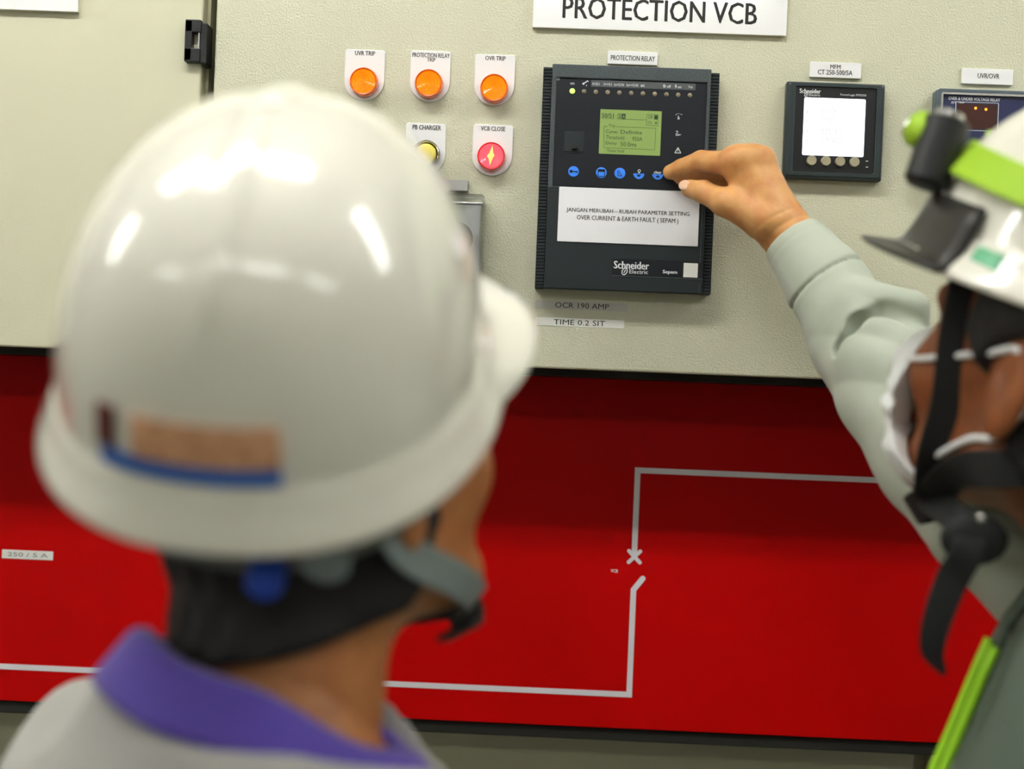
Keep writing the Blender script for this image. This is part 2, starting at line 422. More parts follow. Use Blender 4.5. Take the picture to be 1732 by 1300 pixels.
for fx, lb in ((-2.35, 'ceiling light of the row over the cabinets, above the hinged door'), (-0.45, 'ceiling light of the row over the cabinets, above the pilot lights'), (1.50, 'ceiling light of the row over the cabinets, above the voltage relay')):
    fixture(fx, -0.785, 1.2 if abs(fx) < 1 else 1.5, True, M_TUBE, lb)
for fx, lb in ((-1.6, 'ceiling light of the back row, behind the person in the grey jacket'), (0.0, 'middle ceiling light of the back row'), (1.6, 'ceiling light of the back row, behind the person in the sage shirt')):
    fixture(fx, -2.7, 1.2, True, M_TUBE2, lb)

# ============================================================ the cabinets
ZD = 1.555                                   # lower edge of the upper doors
ZR = 1.174                                   # lower edge of the red panel
XL = P(340, 100, 0)[0]; XF = P(354.5, 80, .022)[0]; XG = P(363.5, 80, 0)[0]
ZT = 2.3
XR1 = 0.50
def cabinet(name, label, x0, x1, door_x0, door_x1, m_door, lower_split):
    t = root(name, label, 'switchgear cabinet', ((x0 + x1) / 2, .4, 0), 'grey switchgear cabinets standing side by side')
    b = B()
    box(b, x0, x1, .022, .8, ZD + .004, ZT)
    box(b, x0, x1, .136, .8, ZR - .001, ZD + .004)
    box(b, x0, x1, .215, .8, .1, ZR - .001)
    obj('cabinet_body', b, M_FRAME, t)
    b = B(); box(b, door_x0, door_x1, 0, .0215, ZD, ZT - .01, .0022, 3); d = obj('door', b, m_door, t)
    b = B(); box(b, x0, x1, .03, .1355, ZD - .0075, ZD + .0035, .001, 1); obj('door_seal', b, M_GASKET, t)
    b = B(); box(b, x0 + .0005, x1 - .0005, .13, .1358, ZR, ZD - .008, .0006, 1); mp = obj('mimic_panel', b, M_RED, t)
    b = B(); box(b, x0, x1, .134, .2145, ZR - .0145, ZR - .0012, .001, 1); obj('seal_strip', b, M_GASKET, t)
    a = x0
    for e in lower_split + [x1]:
        b = B(); box(b, a + .002, e - .016 if e != x1 else e - .002, .19, .2148, .12, ZR - .0155, .002, 2); obj('lower_door', b, M_LOWER, t); a = e
    b = B(); box(b, x0 + .01, x1 - .01, .25, .78, 0, .1, .002, 1); obj('plinth', b, M_PLINTH, t)
    return t, d, mp
XSPL = P(1545, 1285, .2)[0] + .014
cabL, doorL, mimicL = cabinet('switchgear_cabinet', 'grey cabinet with black door hinge and red panel, beside the white blank sign', -1.55, XF, -1.53, XL, M_PANEL_SMOOTH, [])
cabR, doorR, mimicR = cabinet('switchgear_cabinet', 'grey cabinet carrying the pilot lights, relays and meter above a red line diagram panel', XG, 1.45, XG, 1.44, M_PANEL, [XSPL])
b = B(); box(b, XF + .0005, XG - .0005, .05, .07, ZR, ZT - .02); obj('gap_shade_strip', b, M_GASKET, cabR)  # black strip added for the shade inside the gap between the cabinets

# hinge on the other cabinet's door
hx0, hx1 = P(313, 70, -.008)[0], XL
hz0, hz1 = P(313, 104, -.008)[2], P(313, 33, -.008)[2]
hm = (hz0 + hz1) / 2; hh = (hz1 - hz0)
b = B()
box(b, hx0, hx1 + .001, -.010, .001, hz1 - hh * .30, hz1, .0008)
box(b, hx0, hx1 + .001, -.010, .001, hz0, hz0 + hh * .32, .0008)
box(b, hx0, hx0 + .007, -.010, .001, hz0 + .001, hz1 - .001, .0006)
box(b, hx1 - .0005, hx1 + .0065, -.007, .018, hz0 - .001, hz1 - .002, .0012)
hg = obj('hinge', b, M_BLACK, doorL)
b = B(); tube(b, [(hx1 - .006, -.0045, hz0 + hh * .3), (hx1 - .006, -.0045, hz1 - hh * .28)], .0038, 14); obj('hinge_pin', b, M_BLACK, hg, True, 40)
b = B(); box(b, hx1 - .0016, hx1 - .0004, -.0075, -.001, hz0 + hh * .32, hz1 - hh * .3); obj('hinge_leaf', b, M_STEEL, hg)

# mimic lines on the red panel (tape, 6 mm)
YM = .13
def X(px, py, Y): return P(px, py, Y)[0]
def Z(px, py, Y): return P(px, py, Y)[2]
def XZ(px, py, Y): q = P(px, py, Y); return (q[0], q[2])
lw = 9.5 * S(YM)
xv1 = X(1076, 860, YM); zt_ = Z(1200, 800, YM); zx = Z(1071, 941, YM); xb = X(1068, 1080, YM); zb_ = Z(860, 1165, YM); zk = Z(1070, 997, YM)
yl = YM - .0003
b = B()
poly2(b, [(xv1 - lw / 2, zx), (xv1 - lw / 2, zt_ + lw / 2), (1.3, zt_ + lw / 2), (1.3, zt_ - lw / 2), (xv1 + lw / 2, zt_ - lw / 2), (xv1 + lw / 2, zx)], yl)
obj('mimic_line', b, M_TAPE, mimicR)
kx, kz = XZ(1087, 978, YM)
b = B()
poly2(b, [(XG + .001, zb_ - lw / 2), (xb + lw / 2, zb_ - lw / 2), (xb + lw / 2, zk - .001), (xb + lw / 2 - .0005, zk), (xb - lw / 2, zk + .001), (xb - lw / 2, zb_ + lw / 2), (XG + .001, zb_ + lw / 2)], yl)
obj('mimic_line', b, M_TAPE, mimicR)
b = B(); line2(b, (xb, zk), (kx, kz), lw, yl - .0001); disc(b, kx, kz, lw / 2, yl - .0001, 20); disc(b, xb, zk, lw / 2, yl - .0001, 20)
obj('mimic_line', b, M_TAPE, mimicR)
b = B(); q = 9.5 * S(YM); sx, sz = xv1 + .0002, zx
for s in (-1, 1):
    line2(b, (sx - q, sz - s * q), (sx + q, sz + s * q), 6.5 * S(YM), yl - .0001 * s - .0002)
    for k in (-1, 1): disc(b, sx + k * q, sz + k * s * q, 3.25 * S(YM), yl - .0001 * s - .0002, 16)
obj('breaker_mark', b, M_TAPE, mimicR)
b = B(); tx, tz = XZ(1039, 965, YM); text(b, 'VCB', tx, tz, 12 * S(YM), 5.5 * S(YM), YM, .02); obj('lettering', b, M_INKWHITE, mimicR)
b = B(); poly2(b, [(-1.5, zb_ - lw / 2), (XF - .001, zb_ - lw / 2), (XF - .001, zb_ + lw / 2), (-1.5, zb_ + lw / 2)], yl); obj('mimic_line', b, M_TAPE, mimicL)

# ============================================================ signs and labels
def sign(name, label, cat, px, py, wpx, hpx, Y, depth, m, lines, edge=None, ink=M_INK, r=.0008, group=None, tilt=0):
    """lines: (string, px, py, width px, cap height px, bold)"""
    cx, cz = XZ(px, py, Y - depth); s = S(Y - depth)
    t = root(name, label, cat, (cx, Y, cz), group)
    b = B()
    if depth > .0012:
        rplate(b, cx, cz, wpx * s, hpx * s, r, Y - .0001, Y - depth + .0003, 0); obj('sign_edge', b, edge or m, t)
        b = B(); rplate(b, cx, cz, wpx * s, hpx * s, r, Y - depth + .0003, Y - depth, .0002); obj('sign_plate', b, m, t)
    else:
        rplate(b, cx, cz, wpx * s, hpx * s, r, Y - .00005, Y - depth, 0); obj('sign_plate', b, m, t)
    if lines:
        b = B()
        for st, tx, ty, tw, th, bold in lines:
            x_, z_ = XZ(tx, ty, Y - depth); text(b, st, x_, z_, tw * s, th * s, Y - depth - .0001, bold, .0002)
        obj('lettering', b, ink, t)
    return t
sign('name_sign', 'large white acrylic sign reading PROTECTION VCB above the relay', 'sign', 1117, 0, 427, 106, 0, .0050, M_ACRYL,
     [('PROTECTION VCB', 1116, 18, 326, 36, .022)], M_ACRYLEDGE)
sign('name_sign', 'blank lower edge of a white acrylic sign on the hinged door', 'sign', -77, -40, 427, 106, 0, .0060, M_ACRYL, [], M_ACRYLEDGE)
sign('name_plate', 'small white plate reading PROTECTION RELAY over the dark relay', 'label', 1070, 98, 84, 22, 0, .0030, M_ACRYL, [('PROTECTION RELAY', 1070.5, 98.5, 74, 8.5, .02)], M_ACRYLEDGE)
sign('name_plate', 'small white plate with two lines of text over the square meter', 'label', 1413, 118.5, 86, 26, 0, .0030, M_ACRYL,
     [('MFM', 1413, 113, 17, 7, .02), ('CT 250-500/5A', 1412.5, 122.5, 58, 8, .02)], M_ACRYLEDGE)
sign('name_plate', 'small white plate reading UVR/OVR over the voltage relay', 'label', 1670, 129.5, 86, 26, 0, .0030, M_ACRYL, [('UVR/OVR', 1672, 128.5, 36, 8.5, .02)], M_ACRYLEDGE)
sign('label_strip', 'greyish label strip reading OCR 190 AMP just below the relay', 'label', 983.5, 517, 156, 14, 0, .0004, M_STICK2, [('OCR 190 AMP', 984.5, 517, 91, 9, .0)], r=.0003)
sign('label_strip', 'white label strip reading TIME 0.2 SIT below another strip', 'label', 980.5, 545.5, 150, 14, 0, .0004, M_STICK, [('TIME 0.2 SIT', 980, 545.5, 87, 9, .0)], r=.0003)
sign('label_strip', 'white label strip reading 250 / 5 A on the red panel', 'label', 46.5, 938, 88, 15, YM, .0004, M_STICK, [('250 / 5 A', 47, 938, 69, 7, .0)], r=.0003, ink=M_INKGREY)

# ============================================================ pilot lights and push button
def u_outline(cx, ztop, w_, h_, inset):
    r = w_ / 2 - inset; zc = ztop - h_ + w_ / 2; k = .0025
    pts = []
    for i in range(25):
        a = math.pi + math.pi * i / 24; pts.append((cx + r * math.cos(a), zc + r * math.sin(a)))
    zt2 = ztop - inset
    pts += [(cx + r, zt2 - k), (cx + r - k * .3, zt2 - k * .3), (cx + r - k, zt2), (cx - r + k, zt2), (cx - r + k * .3, zt2 - k * .3), (cx - r, zt2 - k)]
    return pts
def pilot(name, label, cat, pcx, ptop, lx, ly, lines, kind, group=None):
    s = S(-.002); cx, ztop = XZ(pcx, ptop, -.002)
    t = root(name, label, cat, (cx, 0, ztop - 45 * s), group)
    b = B(); plate(b, lambda i: u_outline(cx, ztop, 68 * s, 86 * s, i), -.0001, -.0022, .0004); obj('legend_plate', b, M_ACRYL, t)
    b = B()
    for st, tx, ty, tw, th in lines:
        x_, z_ = XZ(tx, ty, -.0022); text(b, st, x_, z_, tw * s, th * s, -.0023, .025, .0002)
    obj('lettering', b, M_INK, t)
    yf = -.015
    x0, z0 = XZ(lx, ly, yf); R = 23.6 * S(yf)
    if kind == 'button':
        b = B(); lathe_y(b, x0, z0, [(R, -.002), (R, -.011), (R * .97, -.0125), (R * .90, -.013), (R * .84, -.0125), (R * .80, -.009), (R * .78, -.006)], 48, False); obj('bezel', b, M_CHROME, t, True, 50)
        b = B(); lathe_y(b, x0, z0, [(R * .74, -.004), (R * .74, -.0120), (R * .70, -.0132), (R * .62, -.0138), (R * .3, -.0140), (R * .02, -.0140)], 48); obj('push_button', b, M_YELBTN, t, True, 50)
        return t
    ml, mr = {'amber': (M_AMBER, M_AMBERRIM), 'red': (M_REDLENS, M_REDRIM), 'green': (M_GREENLENS, M_GREENLENS)}[kind]
    b = B(); lathe_y(b, x0, z0, [(R * 1.0, -.002), (R * 1.03, -.0035), (R * 1.02, -.0105), (R * .99, -.0135), (R * .95, -.0148), (R * .90, -.0146), (R * .88, -.0130)], 48, False); obj('lens_rim', b, mr, t, True, 50)
    prof = [(R * .89, -.0120), (R * .89, -.0134)]
    k = 9
    for i in range(k):
        r1 = R * .88 * (1 - i / k); prof += [(r1, -.0136 - .0010 * (i / k)), (r1 - R * .03, -.0142 - .0010 * (i / k))]
    prof += [(R * .01, -.0152)]
    b = B(); lathe_y(b, x0, z0, prof, 48); obj('lens', b, ml, t, True, 28)
    if kind == 'red':                      # the lit element seen through the lens
        b = B(); n_ = 12; g = R * .95
        poly2(b, [(x0 + .08 * g, z0 + .78 * g), (x0 + .16 * g, z0 + .2 * g), (x0 + .27 * g, z0 + .02 * g), (x0 + .14 * g, z0 - .2 * g), (x0 - .06 * g, z0 - .75 * g), (x0 - .16 * g, z0 - .25 * g), (x0 - .30 * g, z0 - .05 * g), (x0 - .12 * g, z0 + .2 * g)], -.0158, .0012)
        obj('lit_element', b, M_LAMPGLOW, t)
    return t
GP = 'pilot lights on the cabinet door'
pilot('pilot_light', 'amber pilot light on a white plate reading UVR TRIP', 'pilot light', 618, 84, 614.3, 136.5, [('UVR TRIP', 617.5, 90, 34, 7.5)], 'amber', GP)
pilot('pilot_light', 'amber pilot light on a white plate reading PROTECTION RELAY TRIP', 'pilot light', 729, 86, 724.5, 139.5, [('PROTECTION RELAY', 729, 93.5, 63, 7.5), ('TRIP', 729.5, 101, 14, 6.5)], 'amber', GP)
pilot('pilot_light', 'amber pilot light on a white plate reading OVR TRIP', 'pilot light', 838, 92.5, 835.5, 147.5, [('OVR TRIP', 838, 98.5, 34, 7.5)], 'amber', GP)
pilot('pilot_light', 'green pilot light whose white plate barely clears the white helmet', 'pilot light', 614, 205, 611, 257, [('VCB OPEN', 615, 212, 42, 7.5)], 'green', GP)
pilot('push_button_unit', 'yellow push button with metal ring on a plate reading PB CHARGER', 'push button', 721, 208.5, 720, 259, [('PB CHARGER', 722, 215.5, 48, 8)], 'button')
pilot('pilot_light', 'lit red pilot light on a white plate reading VCB CLOSE', 'pilot light', 834.5, 211, 830.5, 263, [('VCB CLOSE', 834, 217.5, 41, 7.5)], 'red', GP)

# switch under a clear cover
s = S(-.03); cx, cz = XZ(768, 400, -.03)
t = root('covered_switch', 'rotary switch under a clear hinged cover below the yellow push button', 'switch', (cx, 0, cz))
w_, h_ = 100 * s, 146 * s
b = B(); rplate(b, cx, cz, w_ * .82, h_ * .9, .003, -.0001, -.003, .0004); obj('back_plate', b, M_ACRYL, t)
b = B(); ring_plate(b, cx, cz, w_, h_, .004, w_ - .005, h_ - .005, .002, -.0035, -.031); rplate(b, cx, cz, w_ - .001, h_ - .001, .0035, -.0312, -.0335, .0006)
obj('clear_cover', b, M_CLEAR, t, False)
hx, hz = XZ(766, 313, -.006)
b = B(); box(b, hx - .03, X(792, 313, -.008), -.008, -.0002, hz - 10 * S(0), hz + 9 * S(0), .0006, 1); obj('cover_hinge', b, M_STEEL, t)
b = B(); tube(b, [(cx - .03, -.03, cz + h_ / 2 - .009), (cx + .026, -.03, cz + h_ / 2 - .009)], .0016, 8); obj('hinge_pin', b, M_STEEL, t, True, 40)
b = B(); lathe_y(b, cx, cz, [(.017, -.003), (.017, -.010), (.012, -.011), (.012, -.013), (.001, -.013)], 32); box(b, cx - .004, cx + .004, -.026, -.012, cz - .017, cz + .017, .001); obj('switch_knob', b, M_BLACK, t)

# ============================================================ protection relay
YF = -.023
sF = S(YF)
rx0, rx1 = (X(919, 108, YF) + X(905, 487, YF)) / 2, (X(1219, 118, YF) + X(1203, 497, YF)) / 2
rz1, rz0 = (Z(919, 108, YF) + Z(1219, 118, YF)) / 2, (Z(905, 487, YF) + Z(1203, 497, YF)) / 2
t = relay = root('protection_relay', 'tall dark grey protection relay with green display and blue keys', 'protection relay', ((rx0 + rx1) / 2, 0, rz0))
g = 15 * sF                                   # ribbed grips on both sides
b = B(); box(b, rx0 + .004, rx1 - .004, -.010, -.0002, rz0 + .002, rz1 - .002); box(b, rx0 + g, rx1 - g, YF + .004, -.010, rz0, rz1, .0008); obj('housing', b, M_RHOUS, t)
for xa, xb_ in ((rx0, rx0 + g), (rx1 - g, rx1)):
    b = B(); box(b, xa, xb_, YF + .0055, -.0002, rz0, rz1 - .002, .0005, 1)
    n_ = 68; ph = (rz1 - .002 - rz0) / n_
    for i in range(n_):
        box(b, xa + .0004, xb_ - .0004, YF + .0032, YF + .0060, rz0 + i * ph + ph * .16, rz0 + (i + 1) * ph - ph * .16)
    obj('ribbed_grip', b, M_RHOUS, t)
cx0 = (rx0 + rx1) / 2
# front door of the relay: hinged front with a recess for the dark face
fx0, fx1 = rx0 + g, rx1 - g
zft = rz1 + .0005
ztop_in = Z(1062, 135, YF); zsp = Z(1062, 319, YF)
xin0, xin1 = X(942, 200, YF) - .0015, X(1196, 200, YF) - .001
b = B()
box(b, fx0, fx1, YF, YF + .005, ztop_in, zft, .0009, 2)
box(b, fx0, xin0, YF, YF + .005, zsp - .002, ztop_in + .001, .0006, 1)
box(b, xin1, fx1, YF, YF + .005, zsp - .002, ztop_in + .001, .0006, 1)
obj('front_frame', b, M_RFRAME, t)
b = B()
box(b, fx0, fx1, YF - .0002, YF + .005, rz0, zsp - .001, .0009, 2)
fl = obj('front_flap', b, M_RHOUS, t)
b = B()
line2(b, (fx0 + .001, zsp - .0006), (fx1 - .001, zsp - .0006), .0010, YF - .0006, .0005)
line2(b, (fx1 - .0035, rz0 + .001), (fx1 - .0035, rz0 + 17 * sF), .0007, YF - .0006, .0005)
line2(b, (fx1 - .0035, rz0 + 52 * sF), (fx1 - .0035, zsp - .002), .0007, YF - .0006, .0005)
obj('edge_trim', b, M_RFRAME, t)
yfc = YF + .0016
b = B(); rplate(b, (xin0 + xin1) / 2, (ztop_in + zsp) / 2, xin1 - xin0, ztop_in - zsp - .001, .001, YF + .005, yfc, .0002); face = obj('front_panel', b, M_RFACE, t)
# indicator row
for i in range(11):
    px = 968 + i * 19.9; py = 153.8 + i * .72
    x_, z_ = XZ(px, py, yfc); b = B(); rr_ = (4.4 if i == 0 else 3.8) * sF
    lathe_y(b, x_, z_, [(rr_, yfc), (rr_ * .96, yfc - .0004), (rr_ * .6, yfc - .0008), (rr_ * .05, yfc - .0009)], 20)
    o = obj('indicator_led', b, M_LEDON if i == 0 else M_LEDOFF, t, True, 50)
    if i == 0: o['label'] = 'lit green indicator'
b = B(); c_ = XZ(1088, 144, yfc); rplate(b, c_[0], c_[1], 176 * sF, 11 * sF, .0003, yfc, yfc - .0003, 0); obj('legend_strip', b, M_RGREY, t)
b = B(); ty_ = yfc - .0004
def lab(st, px, py, wpx, hpx, bold=.0, th=.0002, y=None): text(b, st, *XZ(px, py, yfc), wpx * sF, hpx * sF, ty_ if y is None else y, bold, th)
lab('on', 968, 141.5, 7, 3.4)
for st, px, wd in (('I>51', 1008, 11), ('I>>51', 1028, 13), ('Io>51N', 1047, 16), ('Io>>51N', 1069.5, 19), ('ext', 1087, 6.5), ('0 off', 1129, 11), ('I on', 1148, 9), ('Trip', 1167.5, 7.5)):
    lab(st, px, 142 + (px - 1008) * .035, wd, 4.6)
for px in (1122.5, 1142.5):                  # small switch signs
    x_, z_ = XZ(px, 145.5, yfc)
    line2(b, (x_ + .0008, z_ + .0016), (x_ - .0006, z_ + .0004), .0004, ty_); line2(b, (x_ - .0006, z_ + .0004), (x_ + .0006, z_), .0004, ty_); line2(b, (x_ + .0006, z_), (x_ - .0002, z_ - .0016), .0004, ty_)
x_, z_ = XZ(991, 140, yfc)                   # spanner sign
line2(b, (x_ - .0022, z_ - .0008), (x_ + .0016, z_ + .0018), .0009, ty_); disc(b, x_ - .0024, z_ - .001, .0010, ty_, 10); line2(b, (x_ + .0010, z_ + .0022), (x_ + .0024, z_ + .0012), .0008, ty_); line2(b, (x_ + .0002, z_ - .003), (x_ + .0010, z_ - .0022), .0006, ty_)
x_, z_ = XZ(944, 133.5, yfc)
for i in range(12):
    a0, a1 = 2 * math.pi * i / 12, 2 * math.pi * (i + 1) / 12
    line2(b, (x_ + .0011 * math.cos(a0), z_ + .0011 * math.sin(a0)), (x_ + .0011 * math.cos(a1), z_ + .0011 * math.sin(a1)), .00035, ty_)
obj('panel_legends', b, M_INKWHITE, t); b = B()
# the three signs down the side of the display: gauge, waveform, warning triangle
x_, z_ = XZ(1148, 197, yfc); u = sF
line2(b, (x_ - 1.2 * u, z_ - 3.5 * u), (x_ - .6 * u, z_ + 1 * u), 1.3 * u, ty_); line2(b, (x_ + .5 * u, z_ - 3.6 * u), (x_ + 1.6 * u, z_ - 1.6 * u), 1 * u, ty_)
line2(b, (x_ - 2 * u, z_ - 4.2 * u), (x_ + 1.5 * u, z_ - 4.4 * u), .8 * u, ty_)
for dx, dz in ((-5, 2.6), (-3.4, 4.2), (0, 4.6), (3.2, 4.2), (5, 3.2)): disc(b, x_ + dx * u, z_ + dz * u, .65 * u, ty_, 8)
obj('gauge_symbol', b, M_INKWHITE, t); b = B()
x_, z_ = XZ(1147, 225.5, yfc)
W_ = [(-4, 3), (-1.5, 4.2), (-.5, 2), (-2.5, .2), (-4, -2), (-2.5, -4), (0, -3.2), (1, -1), (2.4, -3.4), (4, -2), (5, -1.6)]
for p_, q_ in zip(W_, W_[1:]): line2(b, (x_ + p_[0] * u, z_ + p_[1] * u), (x_ + q_[0] * u, z_ + q_[1] * u), .9 * u, ty_)
line2(b, (x_ - 2 * u, z_ - 1 * u), (x_ + 1 * u, z_ - 3.4 * u), .8 * u, ty_)
obj('waveform_symbol', b, M_INKWHITE, t); b = B()
x_, z_ = XZ(1146.5, 255, yfc)
T_ = [(-5.2, -3.6), (5.2, -3.6), (0, 5.4)]
for i in range(3): line2(b, (x_ + T_[i][0] * u, z_ + T_[i][1] * u), (x_ + T_[(i + 1) % 3][0] * u, z_ + T_[(i + 1) % 3][1] * u), 1.1 * u, ty_)
line2(b, (x_, z_ - .8 * u), (x_, z_ + 2.6 * u), .8 * u, ty_); disc(b, x_, z_ - 2 * u, .5 * u, ty_, 8)
obj('warning_symbol', b, M_INKWHITE, t); b = B()
lab('clear', 1112.5, 291.5, 13, 4.8, .01, y=yfc - .0011); obj('key_legend', b, M_INKWHITE, t); b = B()
x_, z_ = XZ(1081, 290, yfc)                  # bulb sign
for i in range(12):
    a0, a1 = 2 * math.pi * i / 12, 2 * math.pi * (i + 1) / 12
    line2(b, (x_ + 2.2 * u * math.cos(a0), z_ + u + 2.2 * u * math.sin(a0)), (x_ + 2.2 * u * math.cos(a1), z_ + u + 2.2 * u * math.sin(a1)), .8 * u, ty_)
line2(b, (x_ - 1.1 * u, z_ - 2 * u), (x_ + 1.1 * u, z_ - 2 * u), 1.2 * u, ty_)
obj('bulb_symbol', b, M_INKWHITE, t)
# display
lx, lz = XZ(1066, 224, yfc)
b = B(); rplate(b, lx, lz, 103.5 * sF, 75 * sF, .0004, yfc, yfc - .0002, 0); disp = obj('display', b, M_LCD, t)
b = B(); yd = yfc - .0003
def lcd(st, px, py, wpx, hpx, bold=0.0): text(b, st, *XZ(px, py, yfc), wpx * sF, hpx * sF, yd, bold, .0001)
lcd('50/51', 1028, 195.5, 20, 7.5, .02); lcd('2', 1048.5, 196.5, 4, 6.5, .02)
lcd('Off', 1100, 198, 8, 6); lcd('On', 1099, 207, 6, 5)
lcd('Trip', 1035, 213, 11, 6); lcd('Curve:', 1035, 222.5, 20, 6); lcd('Definite', 1068, 223.5, 36, 6.5)
lcd('Threshold:', 1041, 232.5, 32, 6.5); lcd('950A', 1078, 235, 17, 7)
lcd('Delay:', 1034.5, 242.5, 20, 7); lcd('50.0ms', 1063, 244, 27, 7.5); lcd('Timer hold', 1041, 255, 29, 5)
def LL(x0_, y0_, x1_, y1_, wd=.55):
    line2(b, XZ(x0_, y0_, yfc), XZ(x1_, y1_, yfc), wd * sF, yd)
LL(1018, 200, 1039, 201); LL(1058, 201.5, 1093, 203)
LL(1022, 213.5, 1028, 213.7); LL(1042, 214, 1109, 217); LL(1109, 217, 1107.5, 253.5); LL(1107.5, 253.5, 1021, 249.5); LL(1021, 249.5, 1022, 213.5)
LL(1094, 193, 1113, 194); LL(1113, 194, 1112.5, 212.5); LL(1112.5, 212.5, 1093.5, 211.5); LL(1093.5, 211.5, 1094, 193)
x_, z_ = XZ(1109.5, 198.5, yfc); rplate(b, x_, z_, 6 * sF, 7 * sF, .0003, yd + .0001, yd, 0)
x_, z_ = XZ(1109.5, 208, yfc); disc(b, x_, z_, 1.6 * sF, yd, 10, .0001)
x_, z_ = XZ(1054.5, 197, yfc); ring_plate(b, x_ - 3.2 * sF, z_, 13.5 * sF, 9.5 * sF, .0002, 12.3 * sF, 8.3 * sF, .0001, yd + .0001, yd)
rplate(b, x_ + .1 * sF, z_, 6.4 * sF, 9 * sF, .0002, yd + .0001, yd, 0)
obj('display_text', b, M_LCDINK, disp)
b = B(); x_, z_ = XZ(1055, 197.3, yfc); text(b, 'A', x_, z_, 4 * sF, 6 * sF, yd - .0001, .0, .0001); obj('display_text', b, M_LCD, disp)
# memory cover
mx, mz = XZ(971, 239, yfc)
b = B(); ring_plate(b, mx, mz, 39 * sF, 40 * sF, .0005, 36 * sF, 37.4 * sF, .0004, yfc, yfc - .0007); rplate(b, mx, mz, 34.5 * sF, 36 * sF, .0008, yfc, yfc - .0006, .0003)
cv = obj('memory_cover', b, M_RHOUS, t)
b = B(); x_, z_ = XZ(972, 252, yfc); box(b, x_ - 4.5 * sF, x_ + 4.5 * sF, yfc - .004, yfc - .0004, z_ - 1 * sF, z_ + 3.5 * sF, .0004, 1); obj('pull_tab', b, M_BLACK, cv)
# keys
def half(x_, z_, r, n=16): return [(x_ + r * math.cos(math.pi + math.pi * i / n), z_ + r * math.sin(math.pi + math.pi * i / n)) for i in range(n + 1)]
for i, (px, py) in enumerate(((970, 290), (1017, 292), (1048.5, 293), (1080.5, 294.5), (1112.5, 295.5))):
    x_, z_ = XZ(px, py, yfc); R = 9.2 * sF; b = B()
    if i < 3: lathe_y(b, x_, z_, [(R, yfc), (R * .98, yfc - .0005), (R * .9, yfc - .0007), (R * .02, yfc - .0007)], 32)
    else: poly2(b, half(x_, z_ + 1.0 * sF, R), yfc - .0006, .0006)
    kb = obj('key', b, M_BLUE, t)
    yk = yfc - .0009; b = B()
    if i == 0: disc(b, x_ - 4 * u, z_, 2.6 * u, yk, 16, .0002); line2(b, (x_ - 2 * u, z_), (x_ + 7 * u, z_), 1.6 * u, yk); line2(b, (x_ + 4.6 * u, z_), (x_ + 4.6 * u, z_ - 2.2 * u), 1.4 * u, yk); line2(b, (x_ + 6.6 * u, z_), (x_ + 6.6 * u, z_ - 2 * u), 1 * u, yk)
    elif i == 1:
        ring_plate(b, x_, z_ - .5 * u, 12 * u, 12 * u, .0004, 10 * u, 10 * u, .0003, yk + .0002, yk); rplate(b, x_, z_ + 3.4 * u, 11.4 * u, 4 * u, .0002, yk + .0002, yk, 0)
    elif i == 2:
        line2(b, (x_ - 3.6 * u, z_ + 5 * u), (x_ - 3.6 * u, z_ - 4.5 * u), 1 * u, yk); line2(b, (x_ - 4 * u, z_ - 4.5 * u), (x_ + 4.6 * u, z_ - 4.5 * u), 1 * u, yk); line2(b, (x_ - 1 * u, z_ + 4.6 * u), (x_, z_ - 1 * u), .8 * u, yk); line2(b, (x_, z_ - 1 * u), (x_ + 4 * u, z_ - 3 * u), .8 * u, yk)
    elif i == 3: poly2(b, [(x_ - 4 * u, z_ - 1 * u), (x_, z_ - 5.4 * u), (x_ + 4 * u, z_ - 1 * u)], yk, .0002)
    else: poly2(b, [(x_ - 4 * u, z_ - 4.6 * u), (x_ + 4 * u, z_ - 4.6 * u), (x_, z_ - .6 * u)], yk, .0002)
    obj('key_symbol', b, M_RFACE, kb)
x_, z_ = XZ(1144, 297, yfc); b = B(); poly2(b, half(x_, z_ + 1.0 * sF, 9.2 * sF), yfc - .0006, .0006); obj('key', b, M_BLUE, t)

def brand(b, px, py, wpx, y, Yp):
    """two-line maker's mark: name above, second word below with a round slashed mark"""
    s_ = S(Yp); k = wpx / 58.0
    def T(st, dx, dy, w1, h1, bold): text(b, st, *XZ(px + dx * k, py + dy * k, Yp), w1 * k * s_, h1 * k * s_, y, bold, .0002)
    T('Schneider', 0, -4.5, 58, 12.5, .035); T('Electric', 12, 6.5, 31, 6.6, .005)
    x_, z_ = XZ(px - 11.5 * k, py + 5.8 * k, Yp); q = k * s_
    pts = [(x_ + q * (4.2 * math.cos(a) + 1.8 * math.sin(a) * .6), z_ + q * 5.6 * math.sin(a)) for a in [2 * math.pi * i / 16 for i in range(16)]]
    for p_, q_ in zip(pts, pts[1:] + pts[:1]): line2(b, p_, q_, 1.6 * q, y)
    line2(b, (x_ - 1.2 * q, z_ - 2.6 * q), (x_ + 1.6 * q, z_ + 3 * q), 1.5 * q, y)
ex, ez = XZ(1112, 454, YF)
b = B(); rplate(b, ex, ez, 153 * sF, 29 * sF, .0008, YF, YF - .0005, .0001); em = obj('maker_strip', b, M_RFACE, t)
b = B(); line2(b, (ex - 76 * sF, ez - 15 * sF), (ex + 77 * sF, ez - 15 * sF), .0008, YF - .0007, .0006); obj('strip_edge', b, M_RFRAME, em)
b = B(); brand(b, 1068, 453, 59, YF - .0006, YF); text(b, 'Sepam', *XZ(1133, 460.5, YF), 24 * sF, 7.5 * sF, YF - .0006, .03, .0002); obj('lettering', b, M_INKWHITE, em)
b = B(); x_, z_ = XZ(1168, 457, YF); rplate(b, x_, z_, 24 * sF, 24 * sF, .0004, YF - .0005, YF - .0007, 0); obj('blank_sticker', b, M_STICK, em)
